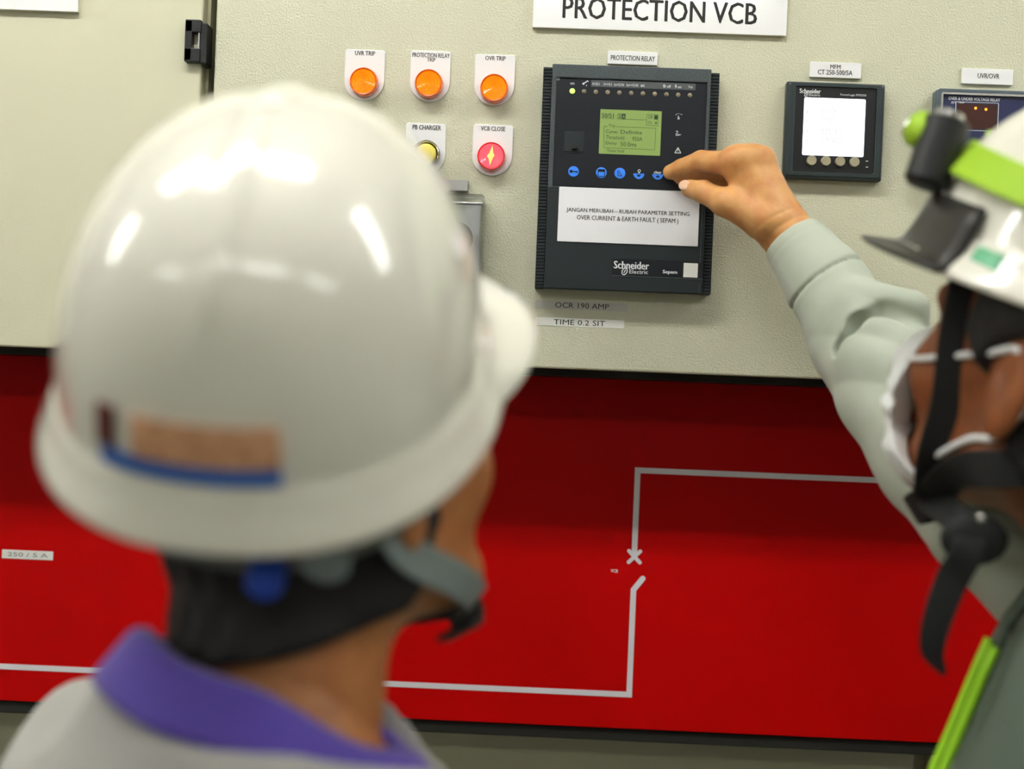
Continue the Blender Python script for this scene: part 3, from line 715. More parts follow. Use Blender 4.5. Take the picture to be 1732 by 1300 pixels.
# card taped on the flap
cy = YF - .0012
ccx, ccz = XZ(1063, 366, cy)
t = root('notice_card', 'white laminated notice about parameter settings on the relay front', 'notice', (ccx, cy, ccz))
b = B(); rplate(b, ccx, ccz, 237 * sF, 92 * sF, .0006, YF - .0006, cy, .0001); obj('card_sheet', b, M_CARD, t)
b = B(); text(b, 'JANGAN MERUBAH \u2013 RUBAH PARAMETER SETTING', *XZ(1062, 359, cy), 207 * sF, 8.6 * sF, cy - .0001, .018, .0001); text(b, 'OVER CURRENT & EARTH FAULT ( SEPAM )', *XZ(1061.5, 371.5, cy), 171 * sF, 10 * sF, cy - .0001, .018, .0001); obj('lettering', b, M_INK, t)

# ============================================================ power meter
YG = -.014; sG = S(YG)
mx, mz = XZ(1412, 221, YG)
t = root('power_meter', 'square black power meter with a bright white lit screen', 'power meter', (mx, 0, mz))
W = 165 * sG; H = 163 * sG
b = B(); box(b, mx - W / 2, mx + W / 2, YG + .004, -.0002, mz - H / 2, mz + H / 2, .0015, 2)
def rq(inset_w, y, r): return [(x, y, z) for x, z in rounded(mx, mz, W - inset_w, H - inset_w, r)]
wi, hi_ = 137 * sG, 145 * sG
izc = mz + .0008
stack(b, [rq(.0, YG + .004, .002), rq(.003, YG + .0008, .002), rq(.006, YG, .002), [(x, YG, z) for x, z in rounded(mx, izc, wi, hi_, .002)], [(x, YG + .0025, z) for x, z in rounded(mx, izc, wi - .001, hi_ - .001, .002)]], False, False)
bmesh.ops.recalc_face_normals(b, faces=b.faces); obj('housing', b, M_MHOUS, t, False)
b = B(); rplate(b, mx, izc, wi, hi_, .002, YG + .004, YG + .0020, 0); obj('front_panel', b, M_MFACE, t)
ym = YG + .0018
b = B(); ring_plate(b, mx, izc, wi + .0006, hi_ + .0006, .0022, wi - .0002, hi_ - .0002, .002, YG + .0002, YG - .0001); obj('edge_trim', b, M_RFRAME, t)
x_, z_ = XZ(1410.5, 215, ym)
b = B(); rplate(b, x_, z_, 103 * sG, 97 * sG, .0015, YG + .002, ym, .0001); scr = obj('screen', b, M_SCREEN, t)
b = B(); yk = ym - .0001
def mt(st, px, py, wpx, hpx): text(b, st, *XZ(px, py, ym), wpx * sG, hpx * sG, yk, -.012, .0001)
mt('1.378', 1402, 188, 24, 12); mt('1.115', 1401, 204, 23, 12); mt('835.19', 1406, 221, 36, 12); mt('0.0000', 1406, 237, 38, 12)
for py in (189, 204, 222, 237): mt('kW', 1439, py, 8, 4); mt('I', 1365, py, 2, 5)
mt('Energy Delivered', 1411, 175, 62, 5); mt('Prev    Next', 1404, 256, 40, 4)
for a_, c_ in (((1363, 178), (1458, 181)), ((1361, 250), (1456, 253.5))): line2(b, XZ(*a_, ym), XZ(*c_, ym), .7 * sG, yk)
x_, z_ = XZ(1411, 175, ym); ring_plate(b, x_, z_, 72 * sG, 9 * sG, .0003, 71 * sG, 8 * sG, .0003, ym, yk)
obj('screen_text', b, M_SCRINK, scr)
for i in range(4):
    x_, z_ = XZ(1371.8 + i * 24.2, 271.8 + i * .9, ym); b = B(); R = 8.2 * sG
    lathe_y(b, x_, z_, [(R, YG + .002), (R, YG - .0016), (R * .94, YG - .0022), (R * .8, YG - .0022), (R * .02, YG - .0021)], 32); obj('button', b, M_MBTN, t, True, 40)
b = B(); brand(b, 1371, 156, 35, ym, YG); text(b, 'PowerLogic PM5350', *XZ(1444, 160.5, YG), 43 * sG, 4.6 * sG, ym, .0, .0002)
obj('lettering', b, M_INKWHITE, t); b = B()
for py in (272, 282): line2(b, XZ(1465, py, YG), XZ(1469, py, YG), 1.2 * sG, ym - .0002)
obj('status_mark', b, M_INKWHITE, t)

# ============================================================ over / under voltage relay
YV = -.020; sV = S(YV)
vx, vz = XZ(1667, 233, YV); W = 166 * sV; H = 160 * sV
t = root('voltage_relay', 'blue faced over and under voltage relay behind the headlamp', 'voltage relay', (vx, 0, vz))
b = B(); box(b, vx - W / 2, vx + W / 2, -.016, -.0002, vz - H / 2, vz + H / 2, .0015, 2)
ring_plate(b, vx, vz, W, H, .003, W - 12 * sV, H - 10 * sV, .002, -.016, YV); obj('housing', b, M_VHOUS, t)
b = B(); rplate(b, vx, vz, W - 12 * sV, H - 10 * sV, .002, -.016, -.0170, 0); obj('front_panel', b, M_NAVY, t)
yv = -.0171
b = B(); text(b, 'OVER & UNDER VOLTAGE RELAY', *XZ(1648, 167.5, yv), 86 * sV, 5.5 * sV, yv, .01, .0002)
x_, z_ = XZ(1652, 197, yv)
ring_plate(b, x_, z_, 72 * sV, 48 * sV, .001, 70.6 * sV, 46.6 * sV, .0009, yv, yv - .0002)
text(b, 'SET  TRIP', *XZ(1620, 173.5, yv), 22 * sV, 3.4 * sV, yv, .0, .0002); obj('lettering', b, M_INKWHITE, t)
b = B(); rplate(b, x_, z_, 66 * sV, 42 * sV, .001, yv, yv - .0003, 0); win = obj('led_window', b, M_WINDOW, t)
for px, py in ((1650, 183), (1667.5, 185)):
    a_ = XZ(px, py, yv); b = B(); lathe_y(b, a_[0], a_[1], [(2.2 * sV, yv - .0003), (2 * sV, yv - .0008), (.1 * sV, yv - .0009)], 16); obj('indicator_led', b, M_ORLED, t)
b = B(); text(b, 'W', *XZ(1596, 299, yv), 10 * sV, 9 * sV, yv, .04, .0002); obj('lettering', b, M_REDINK, t)
b = B(); ring_plate(b, vx, vz, W - 13 * sV, H - 11 * sV, .002, W - 20 * sV, H - 18 * sV, .001, yv, YV + .0003); obj('cover_rim', b, M_CHROME, t)
# ============================================================ people
def head_sdf(p, ears=True, k=.014):
    d = ell(p, (-.012, 0, .035), (.098, .078, .088))
    d = su(d, ell(p, (.030, 0, -.020), (.062, .064, .085)), .03)
    for s_ in (-1, 1):
        d = su(d, cap(p, (-.012, s_ * .054, -.052), (.064, s_ * .020, -.094), .019, .016), .026)
        d = su(d, ell(p, (.058, s_ * .040, -.022), (.026, .022, .024)), .018)
        d = su(d, cap(p, (.082, s_ * .012, .030), (.074, s_ * .046, .030), .010, .008), .012)
    d = su(d, ell(p, (.074, 0, -.094), (.020, .022, .018)), .02)
    for s_ in (-1, 1): d = ss(d, ell(p, (.094, s_ * .031, .012), (.015, .016, .010)), .012)
    d = su(d, cap(p, (.088, 0, .018), (.108, 0, -.024), .008, .012), .012)
    for s_ in (-1, 1): d = su(d, ell(p, (.098, s_ * .013, -.028), (.010, .008, .008)), .006)
    d = su(d, ell(p, (.088, 0, -.052), (.014, .026, .006)), .008)
    d = su(d, ell(p, (.086, 0, -.064), (.013, .022, .007)), .008)
    d = ss(d, cap(p, (.103, -.022, -.058), (.103, .022, -.058), .003), .004)
    if ears:
        for s_ in (-1, 1):
            a = math.radians(22)
            rot = np.stack([nrm((math.cos(a), s_ * -math.sin(a), 0)), nrm((math.sin(a) * s_, math.cos(a), 0)), (0, 0, 1)], 1)
            e = ell(p, (-.018, s_ * .083, -.004), (.019, .007, .033), rot)
            e = ss(e, ell(p, (-.014, s_ * .091, .004), (.011, .006, .019), rot), .004)
            e = su(e, ell(p, (-.008, s_ * .080, -.006), (.006, .006, .009)), .004)
            d = su(d, e, .006)
    return d

def make_helmet(t, centre, R, smoke_visor=False, hgt=.148, ax=.134, ay=.113, flare=0.0, pk=1.0):
    """hard hat shell: rings from the rim to the crown, then back down inside"""
    n = 112
    def ringpt(th, off, z, rho=1.0):
        c_, s_ = math.cos(th), math.sin(th)
        e = 2.25; q = (abs(c_) ** e + abs(s_) ** e) ** (-1 / e)
        x = ax * q * c_ * rho; y = ay * q * s_ * rho
        return np.array([x + off * c_, y + off * s_, z])
    def vis(th):                               # how much peak there is at this bearing
        c_ = math.cos(th); return max(0.0, min(1.0, (c_ - .05) / .60)) * pk
    rings = []
    def ring(off, z, rho=1.0, rim=0.0):
        out = []
        for i in range(n):
            th = 2 * math.pi * i / n; v = vis(th)
            out.append(ringpt(th, off + rim * v * .037, z + (rim * v * -.002), rho))
        rings.append(out)
    inner = []
    # outside, rim first
    ring(.0075 + flare, -.004, rim=1); ring(.0105 + flare, -.0035, rim=1); ring(.0115 + flare, -.001, rim=1); ring(.0105 + flare, .0015, rim=1)
    ring(.0085 + flare * .8, .006, rim=.8); ring(.0060 + flare * .4, .011, rim=.35); ring(.0038, .0165, rim=.08); ring(.0024, .0205); ring(.0018, .0225); ring(-.0008, .0240); ring(-.0012, .026)
    K = 26; z0 = .026
    for k in range(1, K + 1):
        u_ = k / K * .995; a = u_ * math.pi / 2
        rho = math.cos(a) ** .88; z = z0 + (hgt - z0) * math.sin(a) ** .98
        out = []
        for i in range(n):
            th = 2 * math.pi * i / n; q = ringpt(th, -.0012 * rho, z, rho)
            r_ = 1 / (1 + math.exp((abs(q[1]) - .0078) / .0012)); lift = .0030 * r_ * min(1, max(0, k - 6) / 5)
            nn = nrm((q[0] / ax ** 2, q[1] / ay ** 2, (z - z0 * .5) / hgt ** 2)); out.append(q + nn * lift)
        rings.append(out)
    for k in range(K, 0, -1):
        u_ = k / K * .99; a = u_ * math.pi / 2; rho = math.cos(a) ** .88 * .975; z = z0 + (hgt - z0) * math.sin(a) ** .98 - .004
        rings.append([ringpt(2 * math.pi * i / n, -.003, z, rho) for i in range(n)])
    ring(-.003, .02); ring(.0035, .004, rim=.5); ring(.0065, -.002, rim=.96)
    b = B(); W_ = lambda q: Vector(centre + R @ np.array(q))
    rv = [[b.verts.new(W_(q)) for q in r] for r in rings]
    for a_, c_ in zip(rv, rv[1:] + rv[:1]):
        for i in range(n):
            j = (i + 1) % n; b.faces.new((a_[i], a_[j], c_[j], c_[i]))
    bmesh.ops.remove_doubles(b, verts=b.verts, dist=1e-6)
    bmesh.ops.recalc_face_normals(b, faces=b.faces)
    sh = obj('helmet_shell', b, M_HELMET, t, True)
    return sh, ringpt
def on_dome(th, z, lift, hgt, ax, ay, z0=.026):
    """a point just off the dome at bearing th and height z"""
    sa = min(1, max(0, (z - z0) / (hgt - z0))) ** (1 / .98); a = math.asin(sa); rho = math.cos(a) ** .88
    c_, s_ = math.cos(th), math.sin(th); e = 2.25; q = (abs(c_) ** e + abs(s_) ** e) ** (-1 / e)
    p_ = np.array([ax * q * c_ * rho, ay * q * s_ * rho, z]); nn = nrm((p_[0] / ax ** 2, p_[1] / ay ** 2, max(0, z - z0) / hgt ** 2 * 1.0 + .15 / hgt * .05))
    return p_ + nn * (lift + .0095 * max(0.0, (z0 - z) / z0) ** 1.2)
def patch(name, m, parent, centre, R, th0, th1, z0_, z1_, lift, dims, n=14):
    b = B(); nz = 8
    def layer(l): return [[b.verts.new(Vector(centre + R @ on_dome(th0 + (th1 - th0) * i / n, z0_ + (z1_ - z0_) * j / nz, l, *dims))) for j in range(nz + 1)] for i in range(n + 1)]
    g, h = layer(lift), layer(lift - .0012)
    for i in range(n):
        for j in range(nz):
            b.faces.new((g[i][j], g[i + 1][j], g[i + 1][j + 1], g[i][j + 1])); b.faces.new((h[i][j], h[i][j + 1], h[i + 1][j + 1], h[i + 1][j]))
    for i in range(n):
        b.faces.new((g[i][0], h[i][0], h[i + 1][0], g[i + 1][0])); b.faces.new((g[i][nz], g[i + 1][nz], h[i + 1][nz], h[i][nz]))
    for j in range(nz):
        b.faces.new((g[0][j], g[0][j + 1], h[0][j + 1], h[0][j])); b.faces.new((g[n][j], h[n][j], h[n][j + 1], g[n][j + 1]))
    bmesh.ops.recalc_face_normals(b, faces=b.faces)
    return obj(name, b, m, parent, True)
def eyes(t, C, R):
    for s_ in (-1, 1):
        b = B(); bmesh.ops.create_uvsphere(b, u_segments=20, v_segments=12, radius=.0110, matrix=Matrix.Translation(Vector(C + R @ np.array((.0690, s_ * .031, .011))))); e = obj('eye', b, M_EYE, t, True)
        b = B(); bmesh.ops.create_uvsphere(b, u_segments=16, v_segments=10, radius=.0054, matrix=Matrix.Translation(Vector(C + R @ np.array((.0755, s_ * .031, .011))))); obj('iris', b, M_IRIS, e, True)
def legs(p_list): pass

# ---------------------------------------------------------------- the watching person, seen from behind
HLc = P(548, 782, -.585); RH = frame_of(40, 18, 0)
RT = frame_of(48, 0, 7); RT0 = frame_of(48, 0, 0)
NB = P(492, 1172, -.62)                       # base of the neck
t = root('person', 'person from behind in a white helmet, light grey jacket and purple collar', 'person', (NB[0], NB[1], 0))
def wh(q): return HLc + RH @ np.array(q, float)
def wt(q): return NB + RT @ np.array(q, float)
# head and neck in head coordinates; neck runs to the body
NB0 = NB + RT @ np.array((0, 0, -.58)) + np.array((0, 0, .58))
neck_lo = RH.T @ (wt((-.004, 0, -.05)) - HLc)
def f(p):
    d = head_sdf(p)
    d = su(d, cap(p, (-.030, 0, -.035), neck_lo, .057, .055), .03)
    return d
lo = np.minimum((-.15, -.12, -.20), neck_lo - .07); hi = np.maximum((.14, .12, .14), neck_lo + .07)
v, q = surf(f, lo, hi, .0022)
hv = [(v @ RH.T + HLc, q)]
def torso(p, grow=0.0):                       # body coordinates: forward, left, up from the neck base
    d = cap(p, (-.01, -.165, -.088), (-.01, .165, -.088), .055)
    d = su(d, ell(p, (.0, 0, -.22), (.115, .185, .24)), .06)
    d = su(d, cap(p, (0, 0, -.30), (0, 0, -.62), .13, .14, ((1, 0, 0), 1.3)), .08)
    d = su(d, cap(p, (-.01, 0, -.06), (-.012, 0, .0), .085, .070), .06)
    return d - grow
def arm_l(p, s_, r0=.045, r1=.036):
    d = cap(p, (-.01, s_ * .185, -.085), (.0, s_ * .235, -.34), r0, r1)
    return su(d, cap(p, (0, s_ * .235, -.34), (.10, s_ * .20, -.56), r1, r1 * .75), .02)
def drop(p):                                  # the shoulder away from the lean hangs lower
    q = p.copy(); q[:, 2] += .27 * np.clip(p[:, 1] - .055, 0, .12); return q
def under(p):
    p = drop(p); return np.minimum(torso(p, -.030), np.minimum(arm_l(p, 1, .038, .03), arm_l(p, -1, .038, .03)))
v, q = surf(under, (-.22, -.33, -.72), (.22, .33, .08), .008); hv.append((v @ RT.T + NB, q))
def leg(p, s_, r=1.0):
    d = cap(p, (0, s_ * .085, -.58), (.01, s_ * .10, -.98), .085 * r, .056 * r)
    return su(d, cap(p, (.01, s_ * .10, -.98), (-.01, s_ * .11, -1.36), .056 * r, .042 * r), .03)
ZF = -NB0[2]
def shoes(p, s_): return su(ell(p, (.06, s_ * .11, ZF + .04), (.14, .048, .04)), ell(p, (-.02, s_ * .11, ZF + .06), (.05, .045, .055)), .03)
surf_obj('body', hv, M_SKINL, t)
# hands resting at the sides are part of the sleeves' ends
def hand_simple(p, c, s_):
    d = ell(p, c, (.045, .018, .04))
    for i in range(4):
        a = np.array(c) + np.array((.025, 0, .022 - .015 * i)); d = su(d, cap(p, a, a + np.array((.05 - .006 * abs(i - 1), 0, -.02)), .0088, .0072), .006)
    return su(d, cap(p, np.array(c) + (0, -s_ * .01, .03), np.array(c) + (.04, -s_ * .03, .03), .011, .009), .01)
for s_ in (1, -1):
    v, q = surf(lambda p: hand_simple(p, (.125, s_ * .195, -.60), s_), (.03, s_ * .195 - .07, -.68), (.26, s_ * .195 + .07, -.52), .003)
    surf_obj('hand', [(v, q)], M_SKINL, t, (RT, NB))
def jacket(p0):
    p = drop(p0)
    d = torso(p, .012)
    for s_ in (1, -1): d = su(d, arm_l(p, s_, .062, .048), .03)
    d = d + .003 * np.sin(38 * p[:, 2] + 14 * p[:, 1] + 9 * np.sin(11 * p[:, 0])) * np.sin(23 * p[:, 1] + 4)
    d = np.maximum(d, p[:, 2] - .002)
    d = ss(d, cap(p, (-.008, 0, -.09), (.046, -.034, .03), .069, .098), .008)
    return np.maximum(d, -.60 - p[:, 2])
v, q = surf(jacket, (-.24, -.36, -.68), (.24, .36, .06), .006)
surf_obj('jacket', [(v, q)], M_JACKET, t, (RT, NB))
v, q = surf(lambda p: np.minimum(leg(p, 1, 1.12), leg(p, -1, 1.12)), (-.2, -.3, -1.42), (.2, .3, -.45), .009)
surf_obj('trousers', [(v, q)], M_TROUSER, t, (RT0, NB0))
for s_ in (1, -1):
    v, q = surf(lambda p: shoes(p, s_), (-.12, s_ * .11 - .08, ZF - .01), (.24, s_ * .11 + .08, ZF + .14), .006)
    surf_obj('shoe', [(v, q)], M_STRAPB, t, (RT0, NB0))
# collar: a stand with its fold turned down over the jacket
b = B(); n = 72; prof = [(.000, -.030), (.000, -.004), (.001, .009), (.003, .0125), (.008, .013), (.012, .010), (.017, .001), (.023, -.010), (.0265, -.017), (.0245, -.0185), (.0205, -.012), (.0145, -.001), (.009, .005), (.006, .003), (.004, -.012), (.003, -.030)]
rings = []
for k in range(n):
    th = 2 * math.pi * k / n; c_, s_ = math.cos(th), math.sin(th)
    back = .5 - .5 * c_; r0 = .066; ring_ = []
    for o_, z_ in prof:
        r_ = r0 + o_ * (1.05 + .08 * math.sin(3 * th)); fall = (z_ if z_ < -.025 and o_ < .01 else z_ * .66) * (1.0 + .45 * back)
        ring_.append(Vector(wt((r_ * c_ * 1.06 - .006, r_ * s_, fall - .012 + .036 * back - .030 * (1 - back) + .0025 * math.sin(5 * th)))))
    rings.append(ring_)
rv = [[b.verts.new(q_) for q_ in r] for r in rings]; m_ = len(prof)
for k in range(n):
    for j in range(m_):
        b.faces.new((rv[k][j], rv[(k + 1) % n][j], rv[(k + 1) % n][(j + 1) % m_], rv[k][(j + 1) % m_]))
bmesh.ops.recalc_face_normals(b, faces=b.faces)
obj('collar', b, M_PURPLE, t, True)
# hair: nape and sides
def hair(p, low=-.070, nk=None, fw=.012, zh=-.03):
    d = head_sdf(p, False)
    d = su(d, cap(p, (-.030, 0, -.035), neck_lo if nk is None else nk, .058, .060), .03) - .007
    d = d + .0014 * np.sin(300 * p[:, 1] + 40 * p[:, 0]) * np.sin(110 * p[:, 2] + 50 * p[:, 0])
    edge = fw + np.clip(p[:, 2] - .05, 0, .2) * 1.2 + np.clip(zh - p[:, 2], 0, .2) * -.95
    d = -su(-d, -(p[:, 0] - edge), .004)
    for s_ in (-1, 1): d = ss(d, ell(p, (-.012, s_ * .088, -.006), (.026, .022, .036)), .006)
    return -su(-d, p[:, 2] - low, .006)
v, q = surf(hair, (-.14, -.11, -.14), (.14, .11, .15), .0025)
surf_obj('hair', [(v, q)], M_HAIR, t, (RH, HLc))
eyes(t, HLc, RH)
# chin strap of grey webbing and the dark chin pad
for s_ in (1, -1):
    pts = smooth_path([wh((-.045, s_ * .088, .012)), wh((-.030, s_ * .086, -.030)), wh((.014, s_ * .076, -.068)), wh((.052, s_ * .048, -.098)), wh((.072, s_ * .018, -.118))], 6)
    nn = [tuple(RH @ nrm((.1, s_, -.15 - .02 * i))) for i in range(len(pts))]
    if s_ == 1: b = B()
    ribbon(b, pts, .020, .0022, nn)
hl = root('safety_helmet', 'white safety helmet with tan and blue sticker on its back', 'safety helmet', (HLc[0], HLc[1], HLc[2] + .05))
obj('chin_strap', b, M_STRAPG, hl, False)
b = B(); pts = smooth_path([wh((.030, .050, -.110)), wh((.055, .032, -.122)), wh((.082, 0, -.124)), wh((.055, -.032, -.122)), wh((.026, -.052, -.108))], 6)
ribbon(b, pts, .024, .004, [tuple(RH @ nrm((.5, 0, -1)))] * len(pts)); obj('chin_pad', b, M_STRAPB, hl)
RHel = frame_of(4.5, 30.5, 3); CHel = P(476, 654, -.6257)
DL = (.157, .1323, .108)
make_helmet(hl, CHel, RHel, False, *DL, flare=.0007)
pi = math.pi
a0, a1 = pi - .48, pi + .31
patch('sticker', M_STKTAN, hl, CHel, RHel, a0 + .16, a1, .0370, .0570, .0014, DL)
sk = patch('sticker_stripe', M_STKBLUE, hl, CHel, RHel, a0, a1, .0285, .0365, .0015, DL)
patch('sticker_mark', M_STKBROWN, hl, CHel, RHel, a0 - .02, a0 + .07, .0375, .058, .0016, DL, 5)
# inner band and turning knob at the nape
def whel(q): return CHel + RHel @ np.array(q, float)
pts = smooth_path([whel((-.10 * math.cos(a), .098 * math.sin(a), -.024 - .012 * math.cos(a))) for a in [(-1.5 + 3.0 * i / 10) for i in range(11)]], 3)
b = B(); ribbon(b, pts, .026, .003, [tuple(nrm(np.array(p_) - whel((0, 0, -.02)))) for p_ in pts]); nb_ = obj('head_band', b, M_HARN, hl)
kc = whel((-.108, -.018, -.038)); kd = RHel @ nrm((-1, -.1, -.1))
b = B(); tube(b, [kc - kd * .004, kc + kd * .010, kc + kd * .012], [.0095, .0095, .008], 24, (0, 0, 1)); obj('turning_knob', b, M_KNOB, nb_, True, 40)
b = B(); kc2 = whel((-.100, -.046, -.033)); tube(b, [kc2 - kd * .006, kc2 + kd * .006, kc2 + kd * .007], [.012, .012, .010], 24); obj('band_clip', b, M_STRAPG, nb_, True, 40)

# ---------------------------------------------------------------- the pointing person
HRc = P(1798, 640, -.43); RG = frame_of(-38, 20, 0)
NR = P(2035, 1000, -.45); RU = frame_of(-80, 12, 0)
RU0 = frame_of(-80, 0, 0); NR0 = NR + RU @ np.array((0, 0, -.58)) + np.array((0, 0, .58))
t = root('person', 'person in sage shirt, face mask and helmet pointing at the relay', 'person', (NR[0], NR[1], 0))
def gh(q): return HRc + RG @ np.array(q, float)
def gt(q): return NR + RU @ np.array(q, float)
nl = RG.T @ (gt((-.01, 0, -.05)) - HRc)
def f(p):
    return su(head_sdf(p), cap(p, (-.030, 0, -.035), nl, .056, .062), .03)
lo = np.minimum((-.15, -.12, -.20), nl - .07); hi = np.maximum((.14, .12, .14), nl + .07)
v, q = surf(f, lo, hi, .0022); body = [(v @ RG.T + HRc, q)]
# torso (inside the shirt) and free arm
def under_r(p): return np.minimum(torso(p, -.014), arm_l(p, 1, .038, .03))
v, q = surf(under_r, (-.22, -.33, -.72), (.22, .33, .08), .008); body.append((v @ RU.T + NR, q))
surf_obj('body', body, M_SKIN, t)
# the reaching arm: wrist, palm, five bent fingers
J = {k: P(*a) for k, a in dict(
    W=(1328, 392, -.080), F=(1412, 505, -.108), E=(1560, 728, -.215), Sh=(1960, 1080, -.30),
    c1=(1297, 352, -.086),
    i0=(1236, 276, -.082), i1=(1186, 272, -.056), i2=(1153, 284, -.040), i3=(1134, 291, -.0315),
    m0=(1252, 268, -.086), m1=(1203, 281, -.050), m2=(1172, 294, -.040), m3=(1152, 300, -.034),
    r0=(1275, 267, -.082), r1=(1222, 290, -.044), r2=(1190, 302, -.038), r3=(1172, 306, -.034),
    l0=(1291, 272, -.074), l1=(1248, 300, -.044), l2=(1222, 312, -.038), l3=(1206, 315, -.034),
    t0=(1288, 372, -.090), t1=(1226, 342, -.088), t2=(1189, 324, -.072), t3=(1167, 319, -.060)).items()}
def hand(p):
    W_, c1 = J['W'], J['c1']
    ax_ = nrm(J['m0'] - W_)
    d = cap(p, W_, J['F'], .0215, .0255, ((0, 1, .2), 1.15))
    d = su(d, cap(p, W_ + ax_ * .004, J['i0'] * .25 + J['m0'] * .75, .0185, .0125), .016)
    d = su(d, cap(p, W_, J['i0'], .0170, .0110), .012)
    d = su(d, cap(p, W_, J['r0'], .0175, .0112), .012)
    d = su(d, cap(p, W_, J['l0'], .0150, .0102), .012)
    d = su(d, cap(p, J['t0'], J['i0'] * .6 + W_ * .4, .014, .010), .016)
    for k, r in (('m', .0088), ('r', .0083), ('l', .0072)):
        g_ = cap(p, J[k + '0'], J[k + '1'], r * 1.14, r)
        g_ = su(g_, cap(p, J[k + '1'], J[k + '2'], r, r * .90), .002)
        g_ = su(g_, cap(p, J[k + '2'], J[k + '3'], r * .90, r * .78), .002)
        d = su(d, g_, .0035)
    r = .0097; g_ = cap(p, J['i0'], J['i1'], r * 1.16, r); g_ = su(g_, cap(p, J['i1'], J['i2'], r, r * .88), .002); g_ = su(g_, cap(p, J['i2'], J['i3'], r * .88, r * .74), .002)
    d = su(d, g_, .004)
    g_ = cap(p, J['t0'], J['t1'], .0165, .0120); g_ = su(g_, cap(p, J['t1'], J['t2'], .0118, .0100), .003); g_ = su(g_, cap(p, J['t2'], J['t3'], .0102, .0084), .003)
    d = su(d, g_, .007)
    d = su(d, cap(p, J['t1'], J['i0'] * .45 + W_ * .55, .009, .012), .010)
    for k in 'imrl':                        # knuckles and the sinews behind them
        kn = J[k + '0'] + np.array((0, -.006, .001)); d = su(d, ell(p, kn, (.0085, .0075, .0085)), .009)
        d = su(d, cap(p, kn, W_ * .75 + kn * .25 + np.array((0, -.012, 0)), .0030, .0022), .008)
    d = ss(d, cap(p, J['i1'] + np.array((0, -.0098, -.001)), J['i1'] + np.array((.001, -.0092, .004)), .0007), .0016)
    # creases at the wrist
    cr = nrm(J['F'] - W_); a = (p - W_) @ cr
    d = d + .0006 * np.exp(-((a - .002) / .0016) ** 2) + .0005 * np.exp(-((a + .007) / .0014) ** 2)
    return d
def arm_r(p):
    return su(cap(p, J['F'], J['E'], .0255, .028), cap(p, J['E'], J['Sh'], .030, .042), .03)
pts_ = np.array(list(J.values())); hp = pts_[[i for i, k in enumerate(J) if k not in ('E', 'Sh')]]
v1 = surf(hand, hp.min(0) - .035, hp.max(0) + .035, .0012, .012)
ap = np.array([J['F'], J['E'], J['Sh']])
v2 = surf(arm_r, ap.min(0) - .07, ap.max(0) + .07, .006)
bo = surf_obj('arm', [v1, v2], M_SKINH, t)
# thumb and index nails
def nail(name, tip, prev, out, w_, l_):
    ax_ = nrm(tip - prev); o_ = np.array(out, float); o_ = nrm(o_ - ax_ * (o_ @ ax_)); sd = np.cross(ax_, o_)
    rot = np.stack([ax_, sd, o_], 1); c_ = tip + o_ * (w_ * .92) + ax_ * .001
    v, q = surf(lambda p: ell(p, c_, (l_, w_ * .62, .0016), rot), c_ - .012, c_ + .012, .0006, .004)
    return surf_obj(name, [(v, q)], M_NAIL, bo)
nail('nail', J['t3'], J['t2'], (-.75, -.55, .35), .0082, .0072)
nail('nail', J['i3'], J['i2'], (-.1, .5, 1), .0060, .0048)
# shirt: torso, free sleeve and the reaching sleeve
SC = [(1338, 404, -.084, 44), (1362, 433, -.090, 47), (1402, 487, -.106, 61), (1452, 566, -.138, 78), (1512, 650, -.180, 94), (1590, 765, -.250, 104), (1675, 865, -.300, 108), (1790, 975, -.33, 112), (1990, 1090, -.30, 125)]
SP = [(P(a, b_, c_), r_ * S(c_)) for a, b_, c_, r_ in SC]
cax = nrm(SP[2][0] - SP[0][0])
def chain(p, dr=0.0, k=.02):
    d = None
    for (a, ra), (c_, rc) in zip(SP, SP[1:]):
        e = cap(p, a, c_, ra + dr, rc + dr); d = e if d is None else su(d, e, k)
    return d
creases = [((1422, 636, -.178), (1434, 596, -.182), .004, .008), ((1434, 596, -.182), (1458, 556, -.186), .008, .010), ((1458, 556, -.187), (1496, 532, -.190), .010, .010), ((1496, 532, -.190), (1550, 540, -.200), .010, .0085),
           ((1530, 765, -.268), (1585, 850, -.318), .003, .012)]
ridges = [((1450, 508, -.160), (1540, 520, -.176), .014), ((1480, 580, -.190), (1520, 690, -.228), .022)]
CR = [(P(*a), P(*b_), r_, q_) for a, b_, r_, q_ in creases]; RD = [(P(*a), P(*b_), r_) for a, b_, r_ in ridges]
def sleeve(p):
    d = chain(p)
    a = (p - SP[0][0]) @ cax
    for u_, v_, r_ in RD: d = su(d, cap(p, u_, v_, r_), .02)
    wv = np.clip((a - .06) / .08, 0, 1)
    d = d + wv * (.0030 * (.5 - np.abs(np.sin(.5 * (150 * (.78 * p[:, 0] + .62 * p[:, 2]) + 45 * p[:, 1] + 2.0 * np.sin(26 * (p[:, 0] - p[:, 2])))))) + .0007 * np.sin(120 * p[:, 0] + 95 * p[:, 2] + 60 * p[:, 1]))
    for u_, v_, r_, q_ in CR: d = ss(d, cap(p, u_, v_, r_, q_), .009)
    d = d + .0030 * np.exp(-((a - .056) / .0014) ** 2) - .0014 * np.clip((.056 - a) / .004, 0, 1)       # cuff seam
    d = d + .0006 * np.exp(-((a - .010) / .0010) ** 2)
    d = np.maximum(d, -(chain(p, -.0040)) if False else d)
    inner = cap(p, SP[0][0] - cax * .03, SP[1][0], SP[0][1] - .0032, SP[0][1] - .0035)
    d = ss(d, inner, .001)
    return np.maximum(d, -a)
spp = np.array([s_[0] for s_ in SP])
sv = surf(sleeve, spp.min(0) - .06, spp.max(0) + .07, .0018)
